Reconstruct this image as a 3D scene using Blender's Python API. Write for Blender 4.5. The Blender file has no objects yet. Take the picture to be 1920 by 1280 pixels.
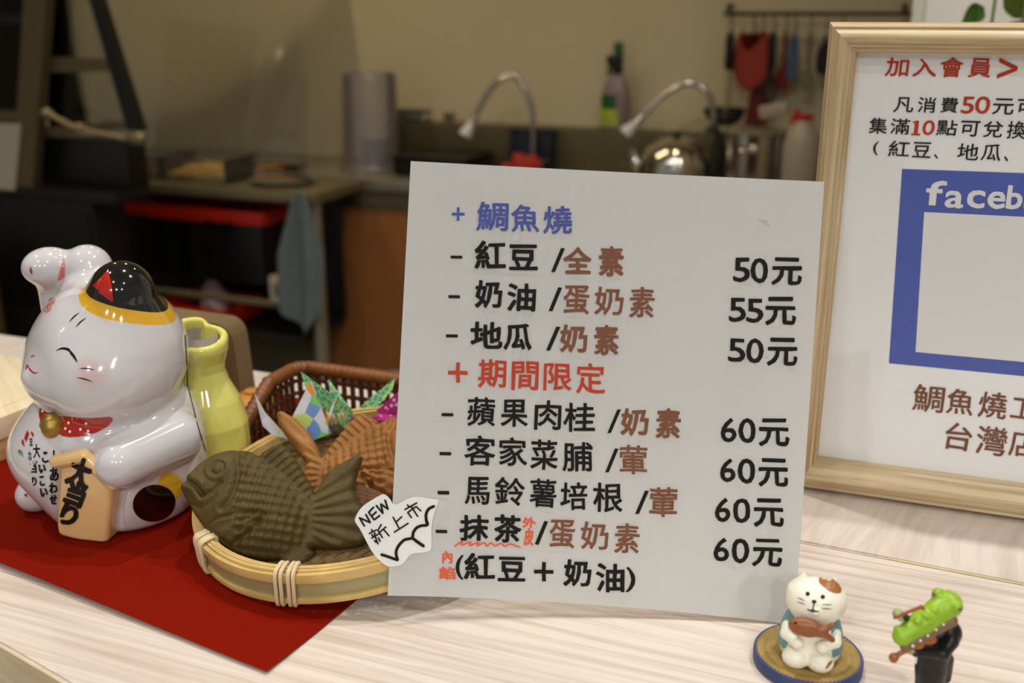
import bpy, bmesh, math, random
import numpy as np
import openvdb
from mathutils import Vector, Matrix
from mathutils.bvhtree import BVHTree

C = bpy.context.scene.collection
SC = bpy.context.scene
random.seed(7)
RNG = np.random.default_rng(7)
PI = math.pi

# ---------------------------------------------------------------- camera, world, exposure
EYE = Vector((0.0, 0.0, 1.36))          # camera position, metres
PITCH = math.atan(620 / 1950)
TZ = 1.02                                # height of the serving counter
cam_d = bpy.data.cameras.new('camera')
cam = bpy.data.objects.new('camera', cam_d)
C.objects.link(cam)
cam.location = EYE
cam.rotation_euler = (PI / 2 - PITCH, 0, 0)
cam_d.sensor_width = 36
cam_d.lens = 1950 * 36 / 1920
cam_d.clip_start = 0.02
cam_d.dof.use_dof = True
cam_d.dof.focus_distance = 0.635
cam_d.dof.aperture_fstop = 6.0
SC.camera = cam

SC.view_settings.view_transform = 'Standard'
SC.view_settings.look = 'None'
SC.view_settings.gamma = 1
SC.view_settings.use_curve_mapping = False
SC.view_settings.exposure = 0.0

wd = bpy.data.worlds.new('world')
SC.world = wd
wd.use_nodes = True
wd.node_tree.nodes['Background'].inputs[0].default_value = (0.41, 0.42, 0.43, 1)
wd.node_tree.nodes['Background'].inputs[1].default_value = 0.60

# lamps of the shop: x, y, watts (ceiling downlights, built with their fixtures further down)
LAMP_Z = 2.55
LAMPS = [(-1.1, -2.1, 41.0), (-0.1, -2.3, 41.0), (0.9, -2.1, 41.0), (-0.55, -0.45, 2.4), (0.55, -0.45, 2.4),
         (-0.95, 0.70, 3.4), (-0.05, 0.95, 4.2), (0.62, 0.70, 4.0)]
LAMP_COL = (0.95, 0.975, 1.0)
KITCHEN_LAMPS = [(-1.1, 1.0, 3.2), (-0.3, 0.9, 1.2), (0.55, 0.9, 0.7)]   # s, q in the kitchen own axes

# ---------------------------------------------------------------- helpers
def lin(c):
    out = []
    for v in c[:3]:
        v /= 255.0
        out.append(v / 12.92 if v <= 0.04045 else ((v + 0.055) / 1.055) ** 2.4)
    return (*out, 1.0)

def mat(name, col, rough=0.5, metal=0.0, spec=0.5, coat=0.0, vary=0.0, vscale=30, bump=0.0, bscale=60, trans=0.0, sss=0.0):
    m = bpy.data.materials.new(name)
    m.use_nodes = True
    nt = m.node_tree
    b = nt.nodes['Principled BSDF']
    b.inputs['Base Color'].default_value = lin(col)
    b.inputs['Roughness'].default_value = rough
    b.inputs['Metallic'].default_value = metal
    b.inputs['Specular IOR Level'].default_value = spec
    b.inputs['Coat Weight'].default_value = coat
    b.inputs['Coat Roughness'].default_value = 0.04
    if trans:
        b.inputs['Transmission Weight'].default_value = trans
    if sss:
        b.inputs['Subsurface Weight'].default_value = sss
        b.inputs['Subsurface Radius'].default_value = (0.004, 0.003, 0.002)
    tc = nt.nodes.new('ShaderNodeTexCoord')
    if vary:
        n = nt.nodes.new('ShaderNodeTexNoise')
        n.inputs['Scale'].default_value = vscale
        n.inputs['Detail'].default_value = 5
        nt.links.new(tc.outputs['Object'], n.inputs['Vector'])
        r = nt.nodes.new('ShaderNodeValToRGB')
        c = lin(col)
        r.color_ramp.elements[0].position = 0.3
        r.color_ramp.elements[1].position = 0.7
        r.color_ramp.elements[0].color = tuple(x * (1 - vary) for x in c[:3]) + (1,)
        r.color_ramp.elements[1].color = tuple(min(1, x * (1 + vary)) for x in c[:3]) + (1,)
        nt.links.new(n.outputs['Fac'], r.inputs['Fac'])
        nt.links.new(r.outputs['Color'], b.inputs['Base Color'])
    if bump:
        n2 = nt.nodes.new('ShaderNodeTexNoise')
        n2.inputs['Scale'].default_value = bscale
        n2.inputs['Detail'].default_value = 4
        nt.links.new(tc.outputs['Object'], n2.inputs['Vector'])
        bp = nt.nodes.new('ShaderNodeBump')
        bp.inputs['Strength'].default_value = bump
        bp.inputs['Distance'].default_value = 0.002
        nt.links.new(n2.outputs['Fac'], bp.inputs['Height'])
        nt.links.new(bp.outputs['Normal'], b.inputs['Normal'])
    return m

def wood(name, c1, c2, rot=0.0, sx=2.0, sy=45.0, rough=0.45, axis='xy', fine=0.0, spec=0.4, warp=0.0):
    """Grain runs along local X turned by rot about Z (axis 'xy') or along Z (axis 'z')."""
    m = mat(name, c1, rough, spec=spec)
    nt = m.node_tree
    b = nt.nodes['Principled BSDF']
    tc = nt.nodes.new('ShaderNodeTexCoord')
    mp0 = nt.nodes.new('ShaderNodeMapping')
    mp0.inputs['Rotation'].default_value = (0, 0, -rot)
    mp = nt.nodes.new('ShaderNodeMapping')
    mp.inputs['Scale'].default_value = (sx, sy, sy) if axis == 'xy' else (sy, sy, sx)
    nt.links.new(tc.outputs['Object'], mp0.inputs['Vector'])
    src = mp0.outputs['Vector']
    if warp:
        wn = nt.nodes.new('ShaderNodeTexNoise')
        wn.inputs['Scale'].default_value = 5
        nt.links.new(src, wn.inputs['Vector'])
        mx = nt.nodes.new('ShaderNodeMixRGB')
        mx.blend_type = 'ADD'
        mx.inputs[0].default_value = warp
        nt.links.new(src, mx.inputs[1])
        nt.links.new(wn.outputs['Color'], mx.inputs[2])
        src = mx.outputs['Color']
    nt.links.new(src, mp.inputs['Vector'])
    n = nt.nodes.new('ShaderNodeTexNoise')
    n.inputs['Scale'].default_value = 2.2
    n.inputs['Detail'].default_value = 7
    n.inputs['Roughness'].default_value = 0.62
    n.inputs['Distortion'].default_value = 0.35
    nt.links.new(mp.outputs['Vector'], n.inputs['Vector'])
    r = nt.nodes.new('ShaderNodeValToRGB')
    r.color_ramp.elements[0].position = 0.36
    r.color_ramp.elements[1].position = 0.60
    r.color_ramp.elements[0].color = lin(c2)
    r.color_ramp.elements[1].color = lin(c1)
    nt.links.new(n.outputs['Fac'], r.inputs['Fac'])
    nt.links.new(r.outputs['Color'], b.inputs['Base Color'])
    return m

def clear_mat(name, tint=(1, 1, 1), gloss=0.12, rough=0.03, film=0.0, filmcol=(200, 200, 200)):
    """Thin clear plastic or glass: see-through, with a fresnel reflection and an optional milky film."""
    m = bpy.data.materials.new(name)
    m.use_nodes = True
    nt = m.node_tree
    nt.nodes.clear()
    out = nt.nodes.new('ShaderNodeOutputMaterial')
    tr = nt.nodes.new('ShaderNodeBsdfTransparent')
    tr.inputs[0].default_value = (*tint, 1)
    gl = nt.nodes.new('ShaderNodeBsdfGlossy')
    gl.inputs['Roughness'].default_value = rough
    df = nt.nodes.new('ShaderNodeBsdfDiffuse')
    df.inputs[0].default_value = lin(filmcol)
    mx0 = nt.nodes.new('ShaderNodeMixShader')
    mx0.inputs[0].default_value = film
    nt.links.new(tr.outputs[0], mx0.inputs[1])
    nt.links.new(df.outputs[0], mx0.inputs[2])
    fr = nt.nodes.new('ShaderNodeFresnel')
    fr.inputs[0].default_value = 1.45
    mx = nt.nodes.new('ShaderNodeMixShader')
    nt.links.new(fr.outputs[0], mx.inputs[0])
    nt.links.new(mx0.outputs[0], mx.inputs[1])
    nt.links.new(gl.outputs[0], mx.inputs[2])
    nt.links.new(mx.outputs[0], out.inputs[0])
    return m

def link(name, me, m=None, parent=None, loc=None):
    o = bpy.data.objects.new(name, me)
    C.objects.link(o)
    if m is not None:
        me.materials.append(m)
    if parent is not None:
        o.parent = parent
    if loc is not None:
        o.location = loc
    return o

def smooth(me, ang=None):
    me.polygons.foreach_set('use_smooth', [True] * len(me.polygons))
    if ang is not None:
        me.set_sharp_from_angle(angle=ang)

def obj(name, bm, m, parent=None, loc=None, sm=True, ang=math.radians(40)):
    me = bpy.data.meshes.new(name)
    bmesh.ops.recalc_face_normals(bm, faces=bm.faces)
    bm.to_mesh(me)
    bm.free()
    if sm:
        smooth(me, ang)
    return link(name, me, m, parent, loc)

def thing(name, label, cat, loc=(0, 0, 0), rotz=0.0, group=None):
    o = bpy.data.objects.new(name, None)
    o.empty_display_size = 0.03
    C.objects.link(o)
    o.location = loc
    o.rotation_euler = (0, 0, rotz)
    return tag(o, label, cat, group)

def tag(o, label, cat, group=None, kind=None):
    o['label'] = label
    o['category'] = cat
    if group:
        o['group'] = group
    if kind:
        o['kind'] = kind
    return o

def struct(o, label=None):
    o['kind'] = 'structure'
    if label:
        o['label'] = label
    return o

def bx(bm, lo, hi, bev=0.0, M=None, seg=2):
    r = bmesh.ops.create_cube(bm, size=1.0)
    vs = r['verts']
    c = [(a + b) / 2 for a, b in zip(lo, hi)]
    d = [b - a for a, b in zip(lo, hi)]
    for v in vs:
        v.co = Vector((c[0] + v.co.x * d[0], c[1] + v.co.y * d[1], c[2] + v.co.z * d[2]))
    allv = set(vs)
    if bev:
        es = {e for v in vs for e in v.link_edges}
        rb = bmesh.ops.bevel(bm, geom=list(es), offset=bev, segments=seg, profile=0.6, affect='EDGES')
        allv = set(rb['verts']) | {v for v in vs if v.is_valid}
    if M is not None:
        bmesh.ops.transform(bm, matrix=M, verts=[v for v in allv if v.is_valid])
    return bm

def box(lo, hi, bev=0.0, M=None):
    return bx(bmesh.new(), lo, hi, bev, M)

def lathe(prof, n=48, bm=None, off=(0, 0, 0), closed=False):
    """prof: list of (r, z)."""
    bm = bm or bmesh.new()
    rings = []
    for r, z in prof:
        if r < 1e-6:
            rings.append([bm.verts.new((off[0], off[1], off[2] + z))])
        else:
            rings.append([bm.verts.new((off[0] + r * math.cos(2 * PI * k / n), off[1] + r * math.sin(2 * PI * k / n), off[2] + z)) for k in range(n)])
    pairs = list(zip(rings, rings[1:]))
    if closed:
        pairs.append((rings[-1], rings[0]))
    for a, b in pairs:
        for k in range(n):
            k2 = (k + 1) % n
            if len(a) == 1 and len(b) == 1:
                continue
            if len(a) == 1:
                bm.faces.new((a[0], b[k], b[k2]))
            elif len(b) == 1:
                bm.faces.new((a[k], a[k2], b[0]))
            else:
                bm.faces.new((a[k], a[k2], b[k2], b[k]))
    return bm

def spline(pts, n):
    """Catmull-Rom through pts."""
    P = [Vector(p) for p in pts]
    if len(P) == 2:
        return [P[0].lerp(P[1], i / n) for i in range(n + 1)]
    Q = [P[0] * 2 - P[1]] + P + [P[-1] * 2 - P[-2]]
    out = []
    for i in range(1, len(Q) - 2):
        for k in range(n):
            t = k / n
            a, b, c, d = Q[i - 1], Q[i], Q[i + 1], Q[i + 2]
            out.append(0.5 * ((2 * b) + (c - a) * t + (2 * a - 5 * b + 4 * c - d) * t * t + (3 * b - a - 3 * c + d) * t ** 3))
    out.append(P[-1])
    return out

def tube(pts, r, n=10, bm=None, caps=True, closed=False):
    bm = bm or bmesh.new()
    pts = [Vector(p) for p in pts]
    rs = r if isinstance(r, (list, tuple)) else [r] * len(pts)
    N = len(pts)
    t0 = (pts[1] - pts[0]).normalized()
    up = Vector((0, 0, 1)) if abs(t0.z) < 0.9 else Vector((1, 0, 0))
    rings = []
    for i, p in enumerate(pts):
        if closed:
            t = (pts[(i + 1) % N] - pts[i - 1]).normalized()
        else:
            t = (pts[min(i + 1, N - 1)] - pts[max(i - 1, 0)]).normalized()
        a = up.cross(t)
        if a.length < 1e-6:
            a = Vector((1, 0, 0)).cross(t)
        a.normalize()
        b = t.cross(a)
        up = b
        rings.append([bm.verts.new(p + (a * math.cos(2 * PI * k / n) + b * math.sin(2 * PI * k / n)) * rs[i]) for k in range(n)])
    pr = list(zip(rings, rings[1:])) + ([(rings[-1], rings[0])] if closed else [])
    for A, B in pr:
        for k in range(n):
            bm.faces.new((A[k], A[(k + 1) % n], B[(k + 1) % n], B[k]))
    if caps and not closed:
        bm.faces.new(rings[0][::-1])
        bm.faces.new(rings[-1])
    return bm

def prism(poly, lo, hi, bm=None):
    """Extrude a 2D polygon (x, y) from z=lo to z=hi."""
    bm = bm or bmesh.new()
    a = [bm.verts.new((x, y, lo)) for x, y in poly]
    b = [bm.verts.new((x, y, hi)) for x, y in poly]
    n = len(poly)
    bm.faces.new(a[::-1])
    bm.faces.new(b)
    for i in range(n):
        bm.faces.new((a[i], a[(i + 1) % n], b[(i + 1) % n], b[i]))
    return bm

# ---- implicit surfaces (millimetres) -------------------------------------------------
def grid_mm(lo, hi, h):
    ax = [np.arange(lo[i], hi[i] + h, h, dtype=np.float32) for i in range(3)]
    return np.meshgrid(*ax, indexing='ij')

def ell(G, c, r):
    x, y, z = ((G[i] - c[i]) for i in range(3))
    k0 = np.sqrt((x / r[0]) ** 2 + (y / r[1]) ** 2 + (z / r[2]) ** 2)
    k1 = np.sqrt((x / r[0] ** 2) ** 2 + (y / r[1] ** 2) ** 2 + (z / r[2] ** 2) ** 2) + 1e-6
    return k0 * (k0 - 1) / k1

def cap(G, a, b, ra, rb=None):
    rb = ra if rb is None else rb
    a = np.array(a, float); b = np.array(b, float)
    d = b - a
    L = float(d @ d) + 1e-9
    t = np.clip(((G[0] - a[0]) * d[0] + (G[1] - a[1]) * d[1] + (G[2] - a[2]) * d[2]) / L, 0, 1)
    return np.sqrt((G[0] - a[0] - t * d[0]) ** 2 + (G[1] - a[1] - t * d[1]) ** 2 + (G[2] - a[2] - t * d[2]) ** 2) - (ra + (rb - ra) * t)

def rbox(G, c, half, r, M=None):
    p = [G[i] - c[i] for i in range(3)]
    if M is not None:
        p = [M[0][j] * p[0] + M[1][j] * p[1] + M[2][j] * p[2] for j in range(3)]
    q = [np.abs(p[i]) - half[i] + r for i in range(3)]
    return np.sqrt(sum(np.maximum(v, 0) ** 2 for v in q)) + np.minimum(np.maximum(np.maximum(q[0], q[1]), q[2]), 0) - r

def smin(a, b, k):
    h = np.maximum(k - np.abs(a - b), 0) / k
    return np.minimum(a, b) - h * h * k * 0.25

def smax(a, b, k):
    return -smin(-a, -b, k)

def sdf_mesh(name, f, lo, h):
    f = np.ascontiguousarray(np.clip(f, -4 * h, 4 * h), dtype=np.float32)
    g = openvdb.FloatGrid(background=4 * h)
    g.copyFromArray(f)
    p, q = g.convertToQuads(0.0)
    p = p * h + np.array(lo, dtype=np.float64)
    me = bpy.data.meshes.new(name)
    me.from_pydata((p * 0.001).tolist(), [], q[:, ::-1].tolist())
    bm = bmesh.new()
    bm.from_mesh(me)
    bmesh.ops.recalc_face_normals(bm, faces=bm.faces)
    for _ in range(2):
        bmesh.ops.smooth_vert(bm, verts=bm.verts, factor=0.5, use_axis_x=True, use_axis_y=True, use_axis_z=True)
    bm.to_mesh(me)
    bm.free()
    smooth(me)
    return me

# ---- writing and painted marks ---------------------------------------------------------
_glyphs = {}
def glyph(ch):
    """Clean outline fill of one character: vertices in a unit box, faces, outline edges."""
    if ch not in _glyphs:
        cu = bpy.data.curves.new('g', 'FONT')
        cu.body = ch
        cu.resolution_u = 3
        o = bpy.data.objects.new('g', cu)
        C.objects.link(o)
        dg = bpy.context.evaluated_depsgraph_get()
        me = o.evaluated_get(dg).to_mesh()
        V = np.array([v.co[:2] for v in me.vertices])
        F = [tuple(p.vertices) for p in me.polygons]
        cnt = {}
        for f in F:
            for a, b in zip(f, f[1:] + f[:1]):
                k = (min(a, b), max(a, b))
                cnt[k] = cnt.get(k, 0) + 1
        E = [k for k, n in cnt.items() if n == 1]
        o.evaluated_get(dg).to_mesh_clear()
        bpy.data.objects.remove(o)
        bpy.data.curves.remove(cu)
        lo, hi = V.min(0), V.max(0)
        V = (V - (lo + hi) / 2) / np.maximum(hi - lo, 1e-4)
        _glyphs[ch] = (V, F, E)
    return _glyphs[ch]

def text_bm(items, place, fat=0.3, wob=0.012, rot=0.0, zstep=0.00012):
    """items: (char, centre u, centre v, width, height); place(u, v) -> 3D point.
    The pen swells the outline by fat (same units as u, v), unevenly like a marker."""
    bm = bmesh.new()
    cr, sr = math.cos(rot), math.sin(rot)
    for ch, u, v, w, h in items:
        if ch == '-':
            V, F, E = np.array([(-.5, -.35), (-.47, -.5), (.47, -.5), (.5, -.35), (.5, .35), (.47, .5), (-.47, .5), (-.5, .35)]), [tuple(range(8))], []
            ft = 0
        else:
            V, F, E = glyph(ch)
            ft = fat * (0.35 if ch in '+/' else 0.6 if ch in '0123456789()' else 1.0)
        ph = random.uniform(0, 6)
        w_, h_ = max(w - 2 * ft, w * .5), max(h - 2 * ft, h * .5)
        X = V[:, 0] + wob * np.sin(6 * V[:, 1] + ph) + wob * V[:, 1] * math.sin(ph)
        Y = V[:, 1] + wob * np.sin(7 * V[:, 0] + 2 * ph)
        X, Y = X * w_, Y * h_
        P = np.stack([u + cr * X - sr * Y, v + sr * X + cr * Y], 1)
        vs = [bm.verts.new(place(*p)) for p in P]
        for f in F:
            try:
                bm.faces.new([vs[i] for i in f])
            except ValueError:
                pass
        if ft <= 0:
            continue
        def rad(p):
            return ft * (1 + 0.35 * math.sin(p[0] * 5.1 / max(w, .1) * 3 + ph) * math.sin(p[1] * 4.3 / max(h, .1) * 3 + 2 * ph))
        for a, b in E:
            d = P[b] - P[a]
            L = math.hypot(*d)
            if L < 1e-7:
                continue
            n = np.array([-d[1], d[0]]) / L
            ra, rb = rad(P[a]), rad(P[b])
            bm.faces.new([bm.verts.new(place(*q)) for q in (P[a] - n * ra, P[b] - n * rb, P[b] + n * rb, P[a] + n * ra)])
        for i in {i for e in E for i in e}:
            r = rad(P[i])
            bm.faces.new([bm.verts.new(place(P[i][0] + r * math.cos(t), P[i][1] + r * math.sin(t))) for t in np.arange(8) * PI / 4])
    for f in bm.faces:      # overlapping pen marks lie on one another, never in one plane
        k = random.uniform(0, 1)
        for v in f.verts:
            if len(v.link_faces) == 1:
                v.co.z += zstep * k
    bmesh.ops.recalc_face_normals(bm, faces=bm.faces)
    return bm

def stroke_poly(pts, w0, w1=None, n=6, taper=False):
    """Closed outline of a brush stroke along 2D pts."""
    P = [Vector((p[0], p[1])) for p in pts]
    S = spline([(p.x, p.y, 0) for p in P], n) if len(P) > 2 else [P[0].lerp(P[1], i / 4).to_3d() for i in range(5)]
    S = [Vector((p.x, p.y)) for p in S]
    N = len(S)
    w1 = w0 if w1 is None else w1
    L, R = [], []
    for i, p in enumerate(S):
        t = S[min(i + 1, N - 1)] - S[max(i - 1, 0)]
        if t.length < 1e-9:
            t = Vector((1, 0))
        t.normalize()
        nn = Vector((-t.y, t.x))
        f = i / (N - 1)
        w = w0 + (w1 - w0) * f
        if taper:
            w *= max(0.15, math.sin(PI * min(max(f, 0.03), 0.97))) ** 0.7
        L.append(p + nn * w / 2)
        R.append(p - nn * w / 2)
    if not taper:   # round ends
        t0 = (S[1] - S[0]).normalized(); t1 = (S[-1] - S[-2]).normalized()
        L.append(S[-1] + t1 * w1 * 0.45)
        L.insert(0, S[0] - t0 * w0 * 0.45)
    return [tuple(p) for p in L + R[::-1]]

def strip_bm(pts, w, place, n=6, bm=None, taper=False):
    """Marker stroke as a strip of quads laid on place(u, v)."""
    bm = bm or bmesh.new()
    poly = stroke_poly(pts, w, n=n, taper=taper)
    k = len(poly)
    vs = [bm.verts.new(place(*p)) for p in poly]
    if taper:
        h = k // 2
        for i in range(h - 1):
            try:
                bm.faces.new((vs[i], vs[i + 1], vs[k - 2 - i], vs[k - 1 - i]))
            except ValueError:
                pass
        return bm
    # layout: start cap, left..., end cap, right reversed...
    m = (k - 2) // 2
    Lv = vs[1:1 + m]; end = vs[1 + m]; Rv = vs[2 + m:][::-1]
    for i in range(m - 1):
        bm.faces.new((Lv[i], Lv[i + 1], Rv[i + 1], Rv[i]))
    bm.faces.new((vs[0], Lv[0], Rv[0]))
    bm.faces.new((Lv[-1], end, Rv[-1]))
    return bm

def fill2d(poly, cell):
    """Triangulated 2D polygon, cut into cells so that it can follow a curved surface."""
    bm = bmesh.new()
    vs = [bm.verts.new((x, y, 0)) for x, y in poly]
    f = bm.faces.new(vs)
    bmesh.ops.triangulate(bm, faces=[f])
    cut2d(bm, cell)
    return bm

def cut2d(bm, cell):
    xs = [v.co.x for v in bm.verts]; ys = [v.co.y for v in bm.verts]
    for ax, lo, hi in ((0, min(xs), max(xs)), (1, min(ys), max(ys))):
        k = int((hi - lo) / cell)
        for i in range(1, k + 1):
            co = [0, 0, 0]; no = [0, 0, 0]
            co[ax] = lo + (hi - lo) * i / (k + 1); no[ax] = 1
            bmesh.ops.bisect_plane(bm, geom=bm.verts[:] + bm.edges[:] + bm.faces[:], plane_co=co, plane_no=no)

class Brush:
    """Lays painted marks on a glazed surface: a stencil seen from a fixed point, cast on the surface mesh."""
    def __init__(self, objs, eye, fwd, right, up, scale):
        self.tr = []
        for o in objs:
            bm = bmesh.new(); bm.from_mesh(o.data)
            bpy.context.view_layer.update()
            bm.transform(o.matrix_world)
            self.tr.append(BVHTree.FromBMesh(bm)); bm.free()
        self.eye, self.f, self.r, self.u, self.s = eye, fwd, right, up, scale
    def hit(self, x, y):
        d = (self.f + self.r * ((x - 960) / self.s) + self.u * ((640 - y) / self.s)).normalized()
        best = None
        for t in self.tr:
            h = t.ray_cast(self.eye, d)
            if h[0] is not None and (best is None or h[3] < best[2]):
                best = (h[0], h[1], h[3])
        return best, d
    def lay(self, name, bm2, m, parent, lift=0.00025):
        """bm2: flat mesh in stencil coordinates."""
        dead = []
        for v in bm2.verts:
            up_ = v.co.z
            b, d = self.hit(v.co.x, v.co.y)
            if b is None:
                dead.append(v)
            else:
                n = b[1] if b[1].dot(d) < 0 else -b[1]
                v.co = b[0] + n * (lift + up_) - d * lift
        bmesh.ops.delete(bm2, geom=dead, context='VERTS')
        me = bpy.data.meshes.new(name)
        bm2.to_mesh(me); bm2.free()
        smooth(me)
        bpy.context.view_layer.update()
        me.transform(parent.matrix_world.inverted())
        o = link(name, me, m, parent)
        return o
    def stroke(self, name, pts, w, m, parent, taper=True, n=8):
        bm = strip_bm(pts, w, lambda x, y: Vector((x, y, 0)), n=n, taper=taper)
        return self.lay(name, bm, m, parent)
    def poly(self, name, pts, m, parent, cell=5, lift=0.00025):
        return self.lay(name, fill2d(pts, cell), m, parent, lift)
    def chars(self, name, items, m, parent, fat=0.02, rot=0.0, cell=6, wob=0.012):
        bm = text_bm([(c, x, -y, w, h) for c, x, y, w, h in items], lambda u, v: Vector((u, -v, 0)), fat, wob, rot)
        cut2d(bm, cell)
        return self.lay(name, bm, m, parent, 0.00045)

STENCIL = dict(eye=EYE, fwd=Vector((0, math.cos(PITCH), -math.sin(PITCH))), right=Vector((1, 0, 0)),
               up=Vector((0, math.sin(PITCH), math.cos(PITCH))), scale=1950.0)

def ngon(cx, cy, rx, ry, n=28, rot=0.0):
    c, s = math.cos(rot), math.sin(rot)
    return [(cx + c * rx * math.cos(2 * PI * k / n) - s * ry * math.sin(2 * PI * k / n),
             cy + s * rx * math.cos(2 * PI * k / n) + c * ry * math.sin(2 * PI * k / n)) for k in range(n)]

# kitchen axes: s along the back wall, q out of it towards the counter, z up
KE = Vector((0.930418, -0.366501, 0)); KN = Vector((-0.366501, -0.930418, 0)); KO = Vector((0.129205, 3.2, 0))
def K(s, q, z=0.0):
    return KO + KE * s + KN * q + Vector((0, 0, z))
KROT = math.atan2(KE.y, KE.x)      # local +x = along the wall, local -y = out of the wall
def kthing(name, label, cat, s, q, z, group=None, turn=0.0):
    return thing(name, label, cat, K(s, q, z), KROT + turn, group)
CARD_TEXT = [
  ('blue', [('+',-199.3,235.7,7.5,7.8),('鯛',-179.1,234.6,18.8,16.7),('魚',-160.2,233.7,16.4,15.6),('燒',-141.1,232.9,16.7,16.2)]),
  ('black', [('-',-200.0,210.6,6.8,1.7),('紅',-180.1,212.2,18.2,16.7),('豆',-161.0,210.9,16.8,15.0),('/',-140.7,209.7,7.7,13.9)]),
  ('brown', [('全',-129.1,209.5,16.4,15.4),('素',-109.7,209.4,14.4,17.7)]),
  ('black', [('5',-34.6,205.2,9.7,13.9),('0',-24.6,204.9,10.0,14.5),('元',-9.1,204.6,17.2,15.9)]),
  ('black', [('-',-201.0,187.5,6.8,1.8),('奶',-180.8,189.2,16.2,16.2),('油',-161.6,187.8,16.9,16.5),('/',-141.8,186.9,7.6,13.8)]),
  ('brown', [('蛋',-129.6,186.8,15.2,16.6),('奶',-110.6,186.2,16.7,16.3),('素',-91.5,185.7,14.4,17.6)]),
  ('black', [('5',-36.6,182.2,9.8,14.0),('5',-26.7,181.7,9.7,13.7),('元',-12.1,181.7,17.4,16.3)]),
  ('black', [('-',-202.1,164.5,6.9,1.8),('地',-181.8,165.3,18.8,15.8),('瓜',-163.3,164.7,16.5,15.6),('/',-142.7,163.9,7.9,13.9)]),
  ('brown', [('奶',-130.7,164.0,16.3,16.2),('素',-111.7,163.5,14.4,17.6)]),
  ('black', [('5',-36.5,158.8,10.0,13.7),('0',-26.2,158.6,10.0,14.4),('元',-10.6,158.2,17.2,16.1)]),
  ('red', [('+',-198.2,143.0,11.5,11.9),('期',-178.0,142.9,16.5,16.5),('間',-158.7,141.9,15.8,16.7),('限',-139.6,141.4,16.4,16.0),('定',-120.7,141.0,17.0,17.9)]),
  ('black', [('-',-204.1,118.2,6.9,1.9),('蘋',-184.1,120.4,16.5,16.8),('果',-164.9,119.8,16.0,16.3),('肉',-145.1,119.0,15.7,17.2),('桂',-126.7,118.0,18.3,17.1),('/',-106.5,116.2,7.8,14.0)]),
  ('brown', [('奶',-94.4,116.1,16.4,16.0),('素',-75.1,115.5,14.4,17.6)]),
  ('black', [('6',-40.3,112.5,9.1,14.2),('0',-29.6,112.3,9.9,14.5),('元',-14.3,111.7,17.2,16.3)]),
  ('black', [('-',-205.0,95.2,6.9,2.0),('客',-184.6,97.4,18.2,17.6),('家',-165.3,97.1,16.5,16.8),('菜',-146.9,95.8,16.0,17.6),('脯',-127.3,94.9,17.8,17.2),('/',-107.4,93.3,7.6,14.0)]),
  ('brown', [('葷',-94.9,93.8,16.0,17.3)]),
  ('black', [('6',-40.3,89.1,8.9,13.8),('0',-29.5,88.9,10.1,14.7),('元',-14.2,88.4,17.0,16.3)]),
  ('black', [('-',-205.9,72.2,6.9,2.2),('馬',-185.9,73.6,15.0,16.5),('鈴',-166.7,73.7,17.9,16.6),('薯',-147.3,73.1,15.6,16.9),('培',-129.1,71.8,15.9,16.4),('根',-109.3,71.5,17.4,17.3),('/',-89.4,69.1,7.7,13.7)]),
  ('brown', [('葷',-77.0,69.6,16.1,17.4)]),
  ('black', [('6',-42.6,65.9,8.9,14.1),('0',-31.8,65.7,10.0,14.6),('元',-16.3,65.1,17.1,16.5)]),
  ('black', [('-',-206.8,49.2,6.8,2.0),('抹',-187.4,51.7,17.3,15.5),('茶',-167.7,51.6,16.2,16.6),('/',-147.8,49.6,7.7,13.8)]),
  ('orange', [('外',-155.2,55.6,8.0,6.5),('皮',-155.2,47.1,5.8,10.1)]),
  ('brown', [('蛋',-135.7,49.4,15.1,16.8),('奶',-116.6,48.6,16.4,16.2),('素',-97.8,47.6,14.5,17.4)]),
  ('black', [('6',-42.9,42.6,9.0,13.9),('0',-32.1,42.3,10.1,14.6),('元',-16.6,41.8,17.0,16.5)]),
  ('orange', [('內',-203.0,34.1,6.1,7.5),('餡',-203.1,24.6,9.8,7.6)]),
  ('black', [('(',-195.8,28.1,4.7,14.6),('紅',-183.9,29.0,18.2,15.8),('豆',-164.8,27.9,16.4,14.9),('+',-146.0,26.7,11.4,11.5),('奶',-126.3,26.4,16.1,15.9),('油',-107.2,24.1,16.7,17.2),(')',-95.1,23.3,5.5,14.7)]),
]
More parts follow.
